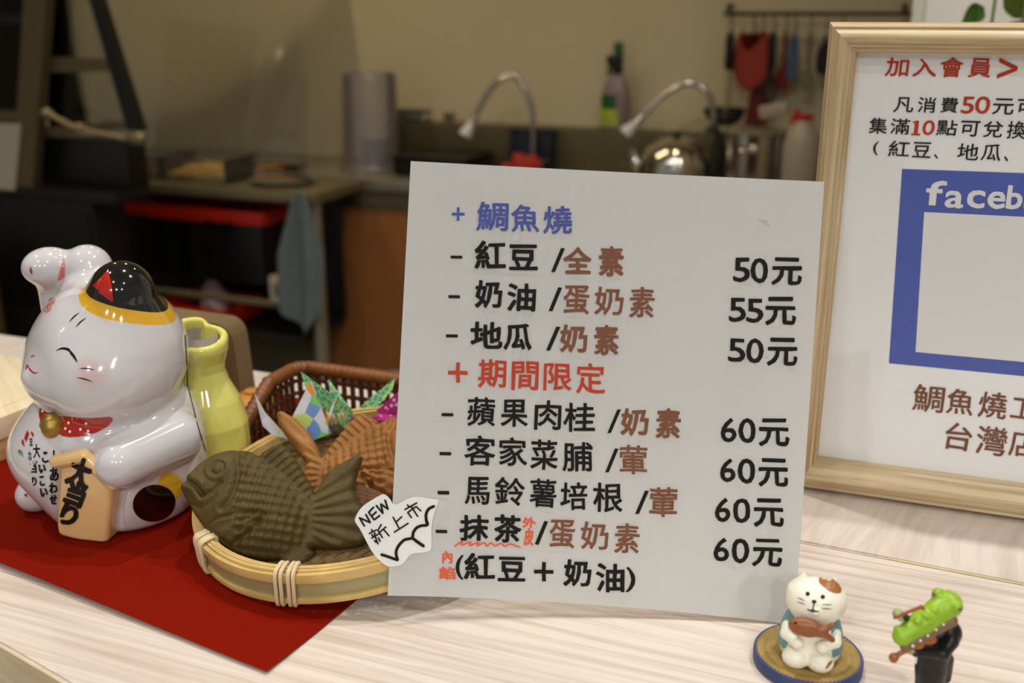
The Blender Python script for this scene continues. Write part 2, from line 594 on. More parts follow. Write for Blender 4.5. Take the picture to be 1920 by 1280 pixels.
POSTER_TEXT = [
  ('red', [('加',32.0,304.6,14.4,11.8),('入',48.8,304.4,14.5,11.4),('會',65.1,304.9,13.7,12.2),('員',81.9,304.9,13.4,11.8),('>',98.0,304.8,11.1,12.6)]),
  ('dark', [('凡',38.6,280.6,12.3,9.8),('消',52.7,280.9,11.0,9.9),('費',66.5,281.2,10.3,9.8),('元',98.5,281.2,12.4,10.0),('可',112.2,281.2,11.3,10.1)]),
  ('red', [('5',77.5,281.5,7.7,10.6),('0',86.3,281.8,8.8,11.0)]),
  ('dark', [('集',24.0,266.5,11.5,10.6),('滿',37.8,266.5,11.9,10.3),('點',66.7,266.7,12.4,10.0),('可',80.7,266.7,11.7,10.0),('兌',94.3,266.7,11.7,10.4),('換',108.3,266.8,11.3,11.1)]),
  ('red', [('1',47.9,266.0,5.6,9.2),('0',55.5,266.3,7.5,9.6)]),
  ('dark', [('(',24.0,251.6,3.4,9.2),('紅',38.7,251.9,13.2,10.4),('豆',52.9,251.7,11.5,10.1),('、',62.1,247.9,2.6,3.0),('地',81.2,251.8,12.9,10.7),('瓜',95.3,252.0,11.7,10.8),('、',104.4,248.3,2.7,3.2)]),
  ('white', [('f',64.8,223.7,12.3,16.7),('a',76.7,220.1,11.5,11.6),('c',89.8,221.1,11.2,12.0),('e',102.2,221.2,10.9,11.7),('b',112.9,223.6,9.6,15.8)]),
  ('brown', [('鯛',76.8,78.8,20.5,20.0),('魚',97.5,79.0,17.4,18.8),('燒',118.3,79.3,17.8,19.3),('工',137.0,79.2,14.3,14.9)]),
  ('brown', [('台',99.4,53.0,17.7,20.7),('灣',121.0,52.9,19.6,21.5),('店',140.8,53.8,17.0,20.5)]),
]
STICKER = [(-257.9, 55.5), (-256.2, 59.5), (-253.0, 63.6), (-247.1, 67.7), (-243.1, 70.0), (-241.1, 70.7), (-239.2, 69.8), (-237.1, 67.6), (-236.1, 65.7), (-234.6, 64.5), (-231.7, 65.5), (-227.7, 67.6), (-224.3, 69.1), (-220.8, 69.5), (-216.9, 69.0), (-212.9, 68.5), (-209.5, 68.0), (-208.7, 66.8), (-209.9, 63.6), (-211.3, 59.1), (-212.3, 54.2), (-212.7, 48.2), (-212.4, 42.8), (-212.8, 38.8), (-214.0, 37.6), (-217.0, 36.5), (-222.4, 36.1), (-224.4, 35.3), (-226.4, 33.5), (-228.3, 30.7), (-230.5, 28.9), (-234.2, 28.1), (-238.2, 28.0), (-241.2, 29.9), (-244.7, 33.0), (-247.7, 36.9), (-250.3, 41.3), (-252.8, 46.2), (-255.3, 50.6), (-257.3, 53.5)]
STK_S1 = [(-242.0, 35.0), (-238.3, 33.9), (-232.3, 31.9), (-233.3, 36.3), (-231.9, 40.3), (-228.5, 43.9), (-224.0, 45.2), (-223.3, 48.4), (-221.6, 51.0), (-218.7, 52.5), (-215.0, 53.1), (-215.7, 56.0), (-215.8, 59.5), (-214.3, 62.5), (-211.2, 64.2)]
STK_S2 = [(-223.5, 45.0), (-221.3, 43.3), (-217.0, 40.4)]
STK_NEW = {
  'N': [[(-255.1, 56.6), (-252.1, 51.7)], [(-255.1, 56.6), (-248.7, 53.8)], [(-248.7, 53.8), (-251.4, 58.6)]] ,
  'E': [[(-249.7, 59.9), (-246.4, 55.5)], [(-249.7, 59.9), (-246.8, 63.0)], [(-247.9, 57.7), (-245.2, 60.3)], [(-246.4, 55.5), (-243.2, 58.1)]] ,
  'W': [[(-245.3, 64.0), (-241.3, 59.4)], [(-241.3, 59.4), (-242.6, 65.0)], [(-242.6, 65.0), (-238.3, 61.9)], [(-238.3, 61.9), (-240.1, 67.3)]] ,
  'shang': [[(-235.3, 57.3), (-231.8, 51.0)], [(-233.3, 54.6), (-230.1, 57.7)], [(-234.5, 48.4), (-226.3, 53.8)]] ,
  'shi': [[(-227.0, 64.7), (-225.5, 63.2)], [(-228.4, 61.9), (-221.3, 66.0)], [(-224.5, 63.5), (-220.7, 57.9)], [(-226.7, 60.2), (-224.4, 57.1)], [(-226.7, 60.2), (-221.8, 63.8)], [(-221.8, 63.8), (-218.8, 61.2)]] ,
  'xin': [[(-247.9, 49.8), (-247.1, 48.3)], [(-249.3, 47.3), (-244.9, 49.6)], [(-247.8, 46.8), (-246.8, 45.4)], [(-245.9, 47.9), (-246.1, 46.1)], [(-247.8, 44.6), (-243.4, 47.4)], [(-246.3, 47.4), (-244.0, 41.2)], [(-246.1, 43.4), (-245.3, 42.2)], [(-243.8, 45.0), (-242.8, 42.8)], [(-242.2, 52.9), (-244.1, 49.4)], [(-244.1, 49.4), (-241.4, 45.0)], [(-242.9, 48.4), (-239.4, 51.5)], [(-240.9, 50.0), (-237.4, 46.1)]] ,
}
SQUIGGLE = [(-198.9, 40.5), (-194.2, 43.8), (-194.8, 41.3), (-189.3, 43.7), (-190.2, 41.1), (-184.6, 43.3), (-185.8, 41.0), (-181.4, 43.1), (-179.9, 41.0), (-177.5, 43.2), (-175.0, 41.3), (-171.6, 42.9), (-169.1, 41.2), (-166.2, 42.7), (-160.3, 40.9)]
FISH = [(-72.6, 46.3), (-70.8, 50.0), (-69.0, 53.6), (-62.7, 61.1), (-53.5, 67.7), (-42.0, 70.6), (-31.0, 69.8), (-24.3, 66.2), (-23.6, 69.0), (-16.9, 73.8), (-11.6, 75.7), (-6.7, 72.0), (-0.5, 64.7), (5.7, 55.7), (11.4, 47.6), (13.7, 42.2), (15.8, 48.6), (20.9, 57.7), (29.4, 63.4), (38.9, 69.5), (42.7, 67.2), (41.3, 61.7), (39.3, 51.7), (38.9, 45.3), (41.0, 40.0), (44.5, 34.7), (47.1, 29.6), (49.0, 21.7), (49.9, 14.7), (45.9, 9.5), (33.8, 7.5), (25.1, 7.4), (17.1, 8.5), (14.9, 7.6), (18.2, 5.5), (16.8, 2.1), (13.6, -2.3), (8.7, -5.8), (4.5, -7.2), (-1.1, -3.4), (-5.4, 0.4), (-14.5, -0.6), (-23.4, 0.5), (-32.5, 2.9), (-41.0, 8.0), (-47.8, 13.1), (-55.8, 20.8), (-62.1, 27.8), (-66.6, 34.9), (-70.9, 40.2), (-72.7, 43.8)]
# ================================================================ the room
M_wall = mat('wall_paint', (214, 200, 162), 0.42, spec=0.35, vary=0.02, vscale=3)
M_wall2 = mat('partition_paint', (236, 226, 210), 0.6)
M_trim = mat('partition_edge', (214, 204, 178), 0.5)
M_floor = mat('floor_tile', (120, 108, 92), 0.5, vary=0.1, vscale=6)
M_ceil = mat('ceiling_paint', (232, 228, 218), 0.8)
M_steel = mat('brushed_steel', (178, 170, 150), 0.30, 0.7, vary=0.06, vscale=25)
M_steel2 = mat('polished_steel', (200, 194, 182), 0.14, 1.0)
M_black = mat('black_plastic', (16, 15, 14), 0.38)
M_dark = mat('dark_metal', (34, 31, 27), 0.45, 0.3)
M_red = mat('red_plastic', (196, 34, 12), 0.4)

def kbox(name, s0, s1, q0, q1, z0, z1, m, bev=0.0, parent=None):
    """A box given in kitchen axes as a structure mesh with its own placing."""
    c = K((s0 + s1) / 2, (q0 + q1) / 2, z0)
    o = obj(name, box((-(s1 - s0) / 2, -(q1 - q0) / 2, 0), ((s1 - s0) / 2, (q1 - q0) / 2, z1 - z0), bev), m, parent)
    o.location = c
    o.rotation_euler = (0, 0, KROT)
    return o

struct(kbox('wall_back', -4.2, 3.4, -0.12, 0.0, 0.0, 2.7, M_wall))
struct(kbox('wall_right', 1.03, 3.4, 0.46, 1.32, 0.0, 2.7, M_wall2))
struct(kbox('trim_1', 1.012, 1.0295, 0.455, 1.325, 0.0, 2.7, M_trim, 0.002))
struct(kbox('wall_left', -4.3, -4.2, -0.12, 5.2, 0.0, 2.7, M_wall))
struct(kbox('floor', -4.2, 3.4, 0.0, 5.2, -0.05, 0.0, M_floor))
struct(kbox('ceiling', -4.2, 3.4, 0.0, 5.2, 2.7, 2.75, M_ceil))

M_lens = bpy.data.materials.new('lamp_lens')
M_lens.use_nodes = True
_b = M_lens.node_tree.nodes['Principled BSDF']
_b.inputs['Emission Color'].default_value = (1, 0.86, 0.66, 1)
_b.inputs['Emission Strength'].default_value = 30
M_lampbody = mat('lamp_white', (235, 232, 225), 0.4)

def downlight(x, y, watts, name, label, group, zc=2.7, warm=LAMP_COL, size=0.022):
    t = thing(name, label, 'lamp', (x, y, zc), 0, group)
    obj('lamp_housing', lathe([(0.0, 0.0), (0.055, 0.0), (0.055, -0.10), (0.048, -0.10), (0.044, -0.06), (0.0, -0.05)], 32), M_lampbody, t)
    obj('lamp_lens', lathe([(0, -0.075), (0.042, -0.075), (0.042, -0.07), (0, -0.068)], 24), M_lens, t)
    ld = bpy.data.lights.new(name, 'SPOT')
    ld.energy = watts * 4 * PI * 0.62
    ld.color = warm
    ld.spot_size = math.radians(150)
    ld.spot_blend = 1.0
    ld.shadow_soft_size = size
    lo = bpy.data.objects.new('lamp_light', ld)
    C.objects.link(lo)
    lo.parent = t
    lo.location = (0, 0, -0.115)
    return t

for (x, y, w_) in LAMPS:
    downlight(x, y, w_, 'ceiling_downlight', 'round white ceiling downlight over the serving counter, above the picture', 'downlights over the counter', size=0.075 if y < -1 else 0.022)
for (s, q, w_) in KITCHEN_LAMPS:
    p = K(s, q)
    downlight(p.x, p.y, w_, 'kitchen_downlight', 'round white ceiling downlight over the kitchen, above the picture', 'downlights over the kitchen', warm=(1.0, 0.80, 0.52))

# small spotlights further along the ceiling; they show as glints in the clear splash screen
SPOTS = [(-3.15, 0.35), (-3.81, -0.24), (-3.53, -0.28), (-2.80, 0.38), (-2.55, 0.35)]
for (x, y) in SPOTS:
    t = thing('ceiling_spotlight', 'small round ceiling spotlight over the left of the shop, above the picture', 'lamp', (x, y, 2.7), 0, 'spotlights over the left of the shop')
    obj('lamp_housing', lathe([(0, 0), (.032, 0), (.032, -.075), (.027, -.075), (.024, -.05), (0, -.045)], 24), M_lampbody, t)
    obj('lamp_lens', lathe([(0, -.100), (.012, -.097), (.0205, -.088), (.0235, -.0755), (0, -.0752)], 20), M_lens, t)
    ld = bpy.data.lights.new('spotlight', 'SPOT')
    ld.energy = 14; ld.color = LAMP_COL; ld.spot_size = math.radians(120); ld.spot_blend = 1.0; ld.shadow_soft_size = 0.02
    lo_ = bpy.data.objects.new('lamp_light', ld); C.objects.link(lo_); lo_.parent = t; lo_.location = (0, 0, -.125)

# ================================================================ serving counter
GR = -math.radians(21.5)
M_top = wood('counter_laminate', (220, 204, 188), (196, 175, 155), GR, 2.2, 70, 0.42)
M_top2 = wood('counter_laminate_back', (217, 202, 187), (200, 181, 164), GR + math.radians(78), 3.0, 40, 0.42, warp=0.06)
M_edge = wood('counter_edge_band', (214, 194, 160), (196, 172, 138), GR, 2, 40, 0.5)
M_strip = mat('seam_strip', (206, 184, 140), 0.5, vary=0.08, vscale=60)
M_body = mat('counter_body', (92, 74, 46), 0.6, vary=0.1, vscale=12)

def ipt(p, d, q, e2):
    """Crossing of line p + t d with line q + s e2 (2D)."""
    k = (d[0] * e2[1] - d[1] * e2[0])
    t = ((q[0] - p[0]) * e2[1] - (q[1] - p[1]) * e2[0]) / k
    return (p[0] + d[0] * t, p[1] + d[1] * t)

seam_p, seam_d = (0.1936, 0.6256), (0.1250, -0.0546)
front_p, front_d = (-0.289, 0.508), (0.054, -0.0367)
back_p, back_d = (-0.2598, 0.9766), (0.9304, -0.3665)
left_p, left_d = (-0.95, 0.9), (0.3665, 0.9304)
right_p, right_d = (0.75, 0.45), (0.3665, 0.9304)
near_p, near_d = (0.05, 0.30), (0.9304, -0.3665)
A_ = ipt(seam_p, seam_d, left_p, left_d); B_ = ipt(seam_p, seam_d, right_p, right_d)
FL = ipt(front_p, front_d, left_p, left_d); FN = ipt(front_p, front_d, near_p, near_d); NR = ipt(near_p, near_d, right_p, right_d)
BL = ipt(back_p, back_d, left_p, left_d); BR = ipt(back_p, back_d, right_p, right_d)
counter = thing('serving_counter', 'pale wood-grain serving counter holding the menu card and figurines', 'counter', (0, 0, 0))
def board(name, poly, m):
    bm = prism(poly, TZ - 0.028, TZ)
    es = [e for e in bm.edges if all(v.co.z > TZ - 0.001 for v in e.verts)]
    bmesh.ops.bevel(bm, geom=es, offset=0.0012, segments=2, affect='EDGES')
    return obj(name, bm, m, counter)
g_ = 0.0011
sn = (0.4, 0.9165)
off = lambda p, k: (p[0] + sn[0] * k, p[1] + sn[1] * k)
board('front_board', [FL, FN, NR, off(B_, -g_), off(A_, -g_)], M_top)
board('back_board', [off(A_, g_), off(B_, g_), BR, BL], M_top2)
s0 = (0.2454, 0.6041)
obj('seam_strip', prism([off(s0, -0.0010), off(B_, -0.0010), off(B_, 0.0010), off(s0, 0.0010)], TZ - 0.02, TZ - 0.0004), M_strip, counter)
def band(a, b, name):
    d = Vector((b[0] - a[0], b[1] - a[1], 0)); n = Vector((d.y, -d.x, 0)).normalized()
    bm = bmesh.new()
    q = [Vector((a[0], a[1], 0)), Vector((b[0], b[1], 0)), Vector((b[0], b[1], 0)) + n * 0.0014, Vector((a[0], a[1], 0)) + n * 0.0014]
    prism([(p.x, p.y) for p in q], TZ - 0.029, TZ - 0.0012, bm)
    return obj(name, bm, M_edge, counter)
band(FL, FN, 'edge_band'); band(FN, NR, 'edge_band')
cen = ((FL[0] + BR[0]) / 2, (FL[1] + BR[1]) / 2)
ins = lambda p: (p[0] + (cen[0] - p[0]) * 0.06, p[1] + (cen[1] - p[1]) * 0.06)
obj('counter_body', prism([ins(FL), ins(FN), ins(NR), ins(BR), ins(BL)], 0.0, TZ - 0.0285), M_body, counter)

# ================================================================ red sheet
M_redpaper = mat('red_paper', (122, 18, 2), 0.85, spec=0.05, vary=0.05, vscale=8, bump=0.02, bscale=900)
P_ = Vector((-0.1318, 0.4783)); d1 = Vector((-0.868, 0.496)).normalized(); d2 = Vector((0.46, 0.888)).normalized()
nu, nv = 24, 18
bm = bmesh.new()
gv = []
for i in range(nu + 1):
    row = []
    for j in range(nv + 1):
        a, b = 0.42 * i / nu, 0.33 * j / nv
        p = P_ + d1 * a + d2 * b
        z = TZ + 0.0008 + 0.0035 * math.exp(-((b / 0.02) ** 2)) * (0.35 + 0.65 * math.sin(PI * i / nu) ** 2)
        row.append(bm.verts.new((p.x, p.y, z)))
    gv.append(row)
for i in range(nu):
    for j in range(nv):
        bm.faces.new((gv[i][j], gv[i + 1][j], gv[i + 1][j + 1], gv[i][j + 1]))
bmesh.ops.recalc_face_normals(bm, faces=bm.faces)
bmesh.ops.solidify(bm, geom=bm.faces[:], thickness=-0.0004)
sheet = tag(obj('red_paper_sheet', bm, M_redpaper), 'red paper sheet lying under the big white cat and the bamboo basket', 'paper')

# ================================================================ big lucky cat
M_glaze = mat('white_glaze', (206, 199, 197), 0.10, spec=0.55, coat=0.6)
M_gblack = mat('black_glaze', (10, 9, 9), 0.08, spec=0.6, coat=0.6)
M_gyellow = mat('yellow_ochre_glaze', (222, 168, 36), 0.12, coat=0.5)
M_gred = mat('red_glaze', (178, 32, 16), 0.14, coat=0.5)
M_gpink = mat('pink_glaze', (206, 104, 92), 0.2, coat=0.4)
M_gline = mat('painted_black', (20, 17, 15), 0.45, spec=0.3)
M_gold = mat('gold_paint', (170, 136, 64), 0.42, 0.8, vary=0.12, vscale=120)
M_plaque = mat('tan_glaze', (226, 184, 122), 0.16, coat=0.5, vary=0.06, vscale=25)
M_pouch = mat('yellow_glaze', (224, 214, 108), 0.10, coat=0.6, vary=0.10, vscale=22)
M_grey = mat('grey_unglazed', (170, 160, 150), 0.5)
M_green = mat('green_glaze', (88, 140, 60), 0.2)
M_wdot = mat('white_dot_glaze', (240, 232, 226), 0.2)

CAT = (-0.2735, 0.6776, TZ + 0.0012)
cat = thing('lucky_cat', 'big white lucky cat figurine with a black ear, on the red sheet', 'figurine', CAT, math.radians(221.6))
lo, h = (-76, -84, -4), 0.9
G = grid_mm(lo, (82, 84, 196), h)
body = ell(G, (3, -1, 37), (59, 59, 60))
body = smin(body, ell(G, (16, -8, 52), (58, 50, 40)), 16)
body = smin(body, ell(G, (0, 0, 66), (51, 52, 38)), 18)
PN = Vector((0.80, 0.60, 0)).normalized(); PW = Vector((-PN.y, PN.x, 0))
_d = [G[0] - 38, G[1] - 36.5]
_n = _d[0] * PN.x + _d[1] * PN.y; _w = _d[0] * PW.x + _d[1] * PW.y
_w = _w * math.cos(math.radians(15)) - (G[2] - 33) * math.sin(math.radians(15))
recess = np.maximum(np.maximum(-6 - _n, np.abs(_w) - 20), G[2] - 64)
body = smax(body, -recess, 7)
body = smax(body, 0.6 - G[2], 7)
head = ell(G, (1, 0, 118), (50, 56, 49))
head = smin(head, ell(G, (15, 24, 104), (34, 32, 27)), 22)
head = smin(head, ell(G, (15, -24, 104), (34, 32, 27)), 22)
head = smin(head, ell(G, (45, 0, 106), (13, 18, 12)), 14)
head = smin(head, ell(G, (55, 0, 110), (5, 6, 4)), 5)
fore = smin(body, head, 5)
ears = cap(G, (-1, 20, 136), (-1, 26, 163), 31, 21)
ears = np.minimum(ears, cap(G, (-6, -32, 140), (-3, -38, 167), 26, 17))
fore = smin(fore, ears, 12)
paw = cap(G, (8, -57, 70), (14, -57, 156), 16, 12)
paw = smin(paw, ell(G, (19, -50, 170), (18, 14, 13.5)), 9)
fore = smin(fore, paw, 6)
arm = cap(G, (24, 56, 59), (-18, 50, 64), 16.5, 17)
fore = smin(fore, arm, 7)
fore = smin(fore, ell(G, (52, -36, 13), (15, 13, 13)), 5)
fore = smax(fore, 0.3 - G[2], 1.5)
me = sdf_mesh('body', fore, lo, h)
cat_body = link('body', me, M_glaze, cat)
# rosy cheek, soft edged patch of pigment in the glaze
nt = M_glaze.node_tree
def blush(centre, rad, col, base):
    tcn = nt.nodes.new('ShaderNodeTexCoord')
    vm = nt.nodes.new('ShaderNodeVectorMath'); vm.operation = 'DISTANCE'
    vm.inputs[1].default_value = centre
    nt.links.new(tcn.outputs['Object'], vm.inputs[0])
    mr = nt.nodes.new('ShaderNodeMapRange')
    mr.inputs['From Min'].default_value = rad * 0.15; mr.inputs['From Max'].default_value = rad
    mr.inputs['To Min'].default_value = 0.75; mr.inputs['To Max'].default_value = 0.0
    nt.links.new(vm.outputs['Value'], mr.inputs['Value'])
    mx = nt.nodes.new('ShaderNodeMixRGB')
    nt.links.new(mr.outputs['Result'], mx.inputs[0])
    if base is None:
        mx.inputs[1].default_value = lin((206, 199, 197))
    else:
        nt.links.new(base, mx.inputs[1])
    mx.inputs[2].default_value = lin(col)
    return mx.outputs['Color']
CHEEKS = [(0.029, 0.044, 0.118), (0.029, -0.044, 0.118)]
cc = None
for c_ in CHEEKS:
    cc = blush(c_, 0.0145, (206, 118, 104), cc)
def ear_mask(r):
    """1 inside a radius round the axis of the left ear."""
    ax = Vector((2, 8.4, 36)).normalized()
    tcn = nt.nodes.new('ShaderNodeTexCoord')
    s1 = nt.nodes.new('ShaderNodeVectorMath'); s1.operation = 'SUBTRACT'; s1.inputs[1].default_value = (-.0060, .0205, .140)
    sm_ = nt.nodes.new('ShaderNodeVectorMath'); sm_.operation = 'MULTIPLY'; sm_.inputs[1].default_value = (1.06, 1.14, 1)
    s2 = nt.nodes.new('ShaderNodeVectorMath'); s2.operation = 'CROSS_PRODUCT'; s2.inputs[1].default_value = ax
    s3 = nt.nodes.new('ShaderNodeVectorMath'); s3.operation = 'LENGTH'
    s4 = nt.nodes.new('ShaderNodeMath'); s4.operation = 'LESS_THAN'; s4.inputs[1].default_value = r
    s5 = nt.nodes.new('ShaderNodeVectorMath'); s5.operation = 'DOT_PRODUCT'; s5.inputs[1].default_value = ax
    s6 = nt.nodes.new('ShaderNodeMath'); s6.operation = 'GREATER_THAN'; s6.inputs[1].default_value = -0.02
    s7 = nt.nodes.new('ShaderNodeMath'); s7.operation = 'MULTIPLY'
    nt.links.new(tcn.outputs['Object'], s1.inputs[0]); nt.links.new(s1.outputs[0], sm_.inputs[0]); nt.links.new(sm_.outputs[0], s2.inputs[0]); nt.links.new(s2.outputs[0], s3.inputs[0])
    nt.links.new(s3.outputs['Value'], s4.inputs[0]); nt.links.new(s1.outputs[0], s5.inputs[0]); nt.links.new(s5.outputs['Value'], s6.inputs[0])
    nt.links.new(s4.outputs[0], s7.inputs[0]); nt.links.new(s6.outputs[0], s7.inputs[1])
    return s7.outputs[0]
for r_, col_ in ((.0318, (222, 168, 36)), (.0268, (10, 9, 9))):
    mx = nt.nodes.new('ShaderNodeMixRGB')
    nt.links.new(ear_mask(r_), mx.inputs[0])
    nt.links.new(cc, mx.inputs[1])
    mx.inputs[2].default_value = lin(col_)
    cc = mx.outputs['Color']
nt.links.new(cc, nt.nodes['Principled BSDF'].inputs['Base Color'])

# pouch on the back, open at the top, with a lobed lip
lo2 = (-108, -36, 8); h2 = 0.9
G2 = grid_mm(lo2, (-30, 46, 138), h2)
prof = [(8, 15), (18, 22), (32, 27.5), (52, 28), (70, 24), (83, 18.5), (92, 16.5), (99, 17.5), (108, 21), (118, 22), (128, 21)]
zz = np.array([p[0] for p in prof]); rr = np.array([p[1] for p in prof])
pcx, pcy = -60 + 0.05 * (G2[2] - 60), 8
ang = np.arctan2(G2[1] - pcy, G2[0] - pcx)
rad = np.sqrt((G2[0] - pcx) ** 2 + ((G2[1] - pcy) / 1.05) ** 2)
dang = np.angle(np.exp(1j * (ang - math.radians(200))))
lobe = 1 - 0.34 * np.exp(-(dang / 0.42) ** 2) * np.clip((G2[2] - 99) / 14, 0, 1)
R_ = np.interp(G2[2], zz, rr) * lobe
topz = 121 - 6.0 * np.cos(ang - math.radians(72))
pouch = np.maximum(smax((rad - R_) * 0.9, G2[2] - topz, 5), 14 - G2[2])
inner = np.maximum(rad - (R_ - 6), 96 - G2[2])
pouch = smax(pouch, -inner * 0.9, 4)
pme = sdf_mesh('pouch', pouch, lo2, h2)
cat_pouch = link('pouch', pme, M_pouch, cat)

# wooden-shrine shaped plaque under the left paw
lo3 = (-4, 18, 0); h3 = 0.8
G3 = grid_mm(lo3, (82, 88, 92), h3)
pn = Vector((0.80, 0.60, 0)).normalized()
tilt = Matrix.Rotation(math.radians(-5), 3, Vector((0.60, -0.80, 0)).normalized())
ax_n = tilt @ pn; ax_w = Vector((-pn.y, pn.x, 0)); ax_h = ax_n.cross(ax_w)
pc = (40.0, 34.5, 33)
D = [G3[i] - pc[i] for i in range(3)]
loc = [D[0] * a.x + D[1] * a.y + D[2] * a.z for a in (ax_w, ax_n, ax_h)]
def sbox(L3, c, half, r):
    q = [np.abs(L3[i] - c[i]) - half[i] + r for i in range(3)]
    return np.sqrt(sum(np.maximum(v, 0) ** 2 for v in q)) + np.minimum(np.maximum(np.maximum(q[0], q[1]), q[2]), 0) - r
roll_ = math.radians(15)
loc = [loc[0] * math.cos(roll_) - loc[2] * math.sin(roll_), loc[1], loc[0] * math.sin(roll_) + loc[2] * math.cos(roll_)]
slab = sbox(loc, (0, -6, 0), (19, 12, 36), 4)
roofcut = np.maximum((loc[2] - 36) + 0.6 * np.abs(loc[0] + 1), -60)
slab = smax(slab, roofcut * 0.85, 3)
lp = np.array([-20, 6.5, 24.0]); pk = np.array([-1, 6.5, 35.0]); rp = np.array([20, 6.5, 21.0])
roof = np.minimum(cap(loc, lp, pk, 4.6), cap(loc, pk, rp, 4.4))
slab = smin(slab, roof, 2.5)
slab = smax(slab, 0.6 - G3[2], 2)
plme = sdf_mesh('plaque', slab, lo3, h3)
cat_plaque = link('plaque', plme, M_plaque, cat)

def px(P, X0, Y0, k):
    return [(X0 + x / k, Y0 + y / k) for x, y in P]
bpy.context.view_layer.update()
B = Brush([cat_body], **STENCIL)
BP = Brush([cat_plaque], **STENCIL)
a1 = lambda P: px(P, 0, 420, 3.84)
a2 = lambda P: px(P, 0, 740, 3.84)
a6 = lambda P: px(P, 0, 820, 6.4)
# ear patch: ring and patch follow the ear
0 and B.poly('ear_ring', a1([(540, 470), (548, 440), (590, 415), (640, 380), (760, 300), (850, 240), (960, 260), (1060, 350), (1140, 430), (1180, 480), (1182, 540), (1150, 610), (1080, 680), (980, 725), (870, 733), (770, 715), (670, 665), (590, 590), (550, 530)]), M_gyellow, cat_body, 5, 0.0002)
0 and B.poly('ear_patch', a1([(586, 460), (600, 425), (640, 370), (700, 295), (770, 250), (840, 238), (900, 240), (970, 270), (1040, 345), (1110, 410), (1143, 460), (1140, 510), (1100, 580), (1030, 632), (950, 658), (860, 664), (760, 645), (690, 610), (630, 560), (600, 510)]), M_gblack, cat_body, 5, 0.0005)
B.poly('inner_ear', a1([(775, 332), (660, 447), (812, 562), (822, 545), (815, 470), (800, 390)]), M_gred, cat_body, 2.5, 0.0006)
B.poly('inner_ear', a1([(462, 235), (440, 310), (415, 412), (440, 400), (466, 380), (468, 300)]), M_gpink, cat_body, 4)
B.stroke('painted_eye', a1([(403, 912), (440, 897), (485, 903), (520, 932), (545, 968), (558, 992)]), 5.5, M_gline, cat_body)
B.stroke('painted_eye', a1([(205, 797), (216, 795), (228, 815)]), 4, M_gline, cat_body)
for P in ([(573, 1038), (630, 1037), (685, 1048)], [(555, 1103), (610, 1113), (670, 1134)], [(496, 706), (530, 668), (568, 639)], [(543, 743), (575, 708), (617, 676)]):
    B.stroke('painted_whisker', a1(P), 2.6, M_gline, cat_body)
B.poly('painted_nose', a1(ngon(228, 940, 19, 25, 18, 0.3)), M_gpink, cat_body, 1.2, .0005)
B.stroke('painted_mouth', a1([(193, 1008), (212, 1046), (242, 1072), (277, 1068)]), 3.2, M_gred, cat_body)
B.stroke('painted_mouth', a1([(193, 1008), (190, 1030), (183, 1048)]), 3.0, M_gred, cat_body)
for cxy, r_ in (((372, 555), 20), ((340, 607), 24)):
    ring = ngon(cxy[0], cxy[1], r_ * 0.85, r_ * 1.25, 20, 0.5)
    B.stroke('forehead_mark', a1(ring + ring[:1]), 2.2, M_gpink, cat_body, taper=False, n=2)
for P in ([(362, 545), (380, 562)], [(380, 540), (366, 568)], [(330, 598), (352, 615)], [(350, 592), (332, 622)], [(340, 590), (340, 625)]):
    B.stroke('forehead_mark', a1(P), 1.9, M_gpink, cat_body, taper=False)
B.stroke('claw_mark', a1([(222, 305), (224, 335), (231, 362)]), 4.5, M_gred, cat_body)
B.stroke('claw_mark', a2([(180, 690), (186, 715), (192, 735)]), 5, M_gred, cat_body)
B.poly('collar', a2([(283, 75), (300, 95), (330, 122), (380, 140), (440, 152), (560, 165), (660, 171), (740, 164), (790, 160), (815, 170), (812, 190), (780, 225), (700, 268), (640, 288), (560, 300), (500, 303), (440, 292), (380, 262), (320, 225), (288, 195), (277, 150)]), M_gred, cat_body, 5)
for p_ in ((500, 200), (465, 247), (508, 260), (585, 245), (625, 208), (640, 257), (300, 120), (322, 155)):
    B.poly('collar_dot', a2(ngon(p_[0], p_[1], 9, 10, 12)), M_wdot, cat_body, 6, 0.0006)
B.poly('side_spot', a2(ngon(1225, 660, 93, 100, 32)), M_gyellow, cat_body, 6)
B.poly('side_spot', a2(ngon(1112, 780, 154, 134, 36, -0.25)), M_gblack, cat_body, 6, 0.0005)['label'] = 'round black painted spot'
# belly writing (columns read downwards, right to left)
def col(chs, m, name, fat, rot):
    B.chars(name, [(c, x / 6.4, 820 + y / 6.4, w / 6.4, hh / 6.4) for c, x, y, w, hh in chs], m, cat_body, fat, rot, 3)
col([('し', 680, 240, 70, 190), ('あ', 655, 440, 105, 165), ('わ', 645, 605, 95, 130), ('せ', 645, 745, 85, 120)], M_gline, 'belly_writing', .9, 0.05)
col([('こ', 548, 235, 78, 130), ('い', 515, 370, 85, 105), ('こ', 512, 520, 62, 125), ('い', 535, 660, 90, 110)], M_gline, 'belly_writing', .9, 0.1)
col([('大', 430, 165, 85, 165), ('当', 412, 350, 65, 150), ('り', 420, 525, 55, 110)], M_gline, 'belly_writing', .6, 0.05)
col([('ま', 365, 60, 40, 110), ('ね', 350, 225, 45, 120), ('き', 345, 360, 45, 110)], M_gline, 'belly_writing', .3, 0.05)
for P in ([(272, 20), (268, 60), (290, 110)], [(330, -90), (310, -20), (290, 30)], [(345, -60), (320, 0), (300, 60)], [(370, -70), (385, -40), (395, 0)]):
    B.stroke('belly_mark', a6(P), 4.5, M_gred, cat_body)
for P in ([(240, 150), (225, 175), (212, 205)], [(240, 150), (238, 200), (235, 250)], [(245, 150), (262, 195), (268, 245)], [(238, 150), (222, 160), (208, 172)]):
    B.stroke('belly_leaf', a6(P), 3.0, M_green, cat_body)
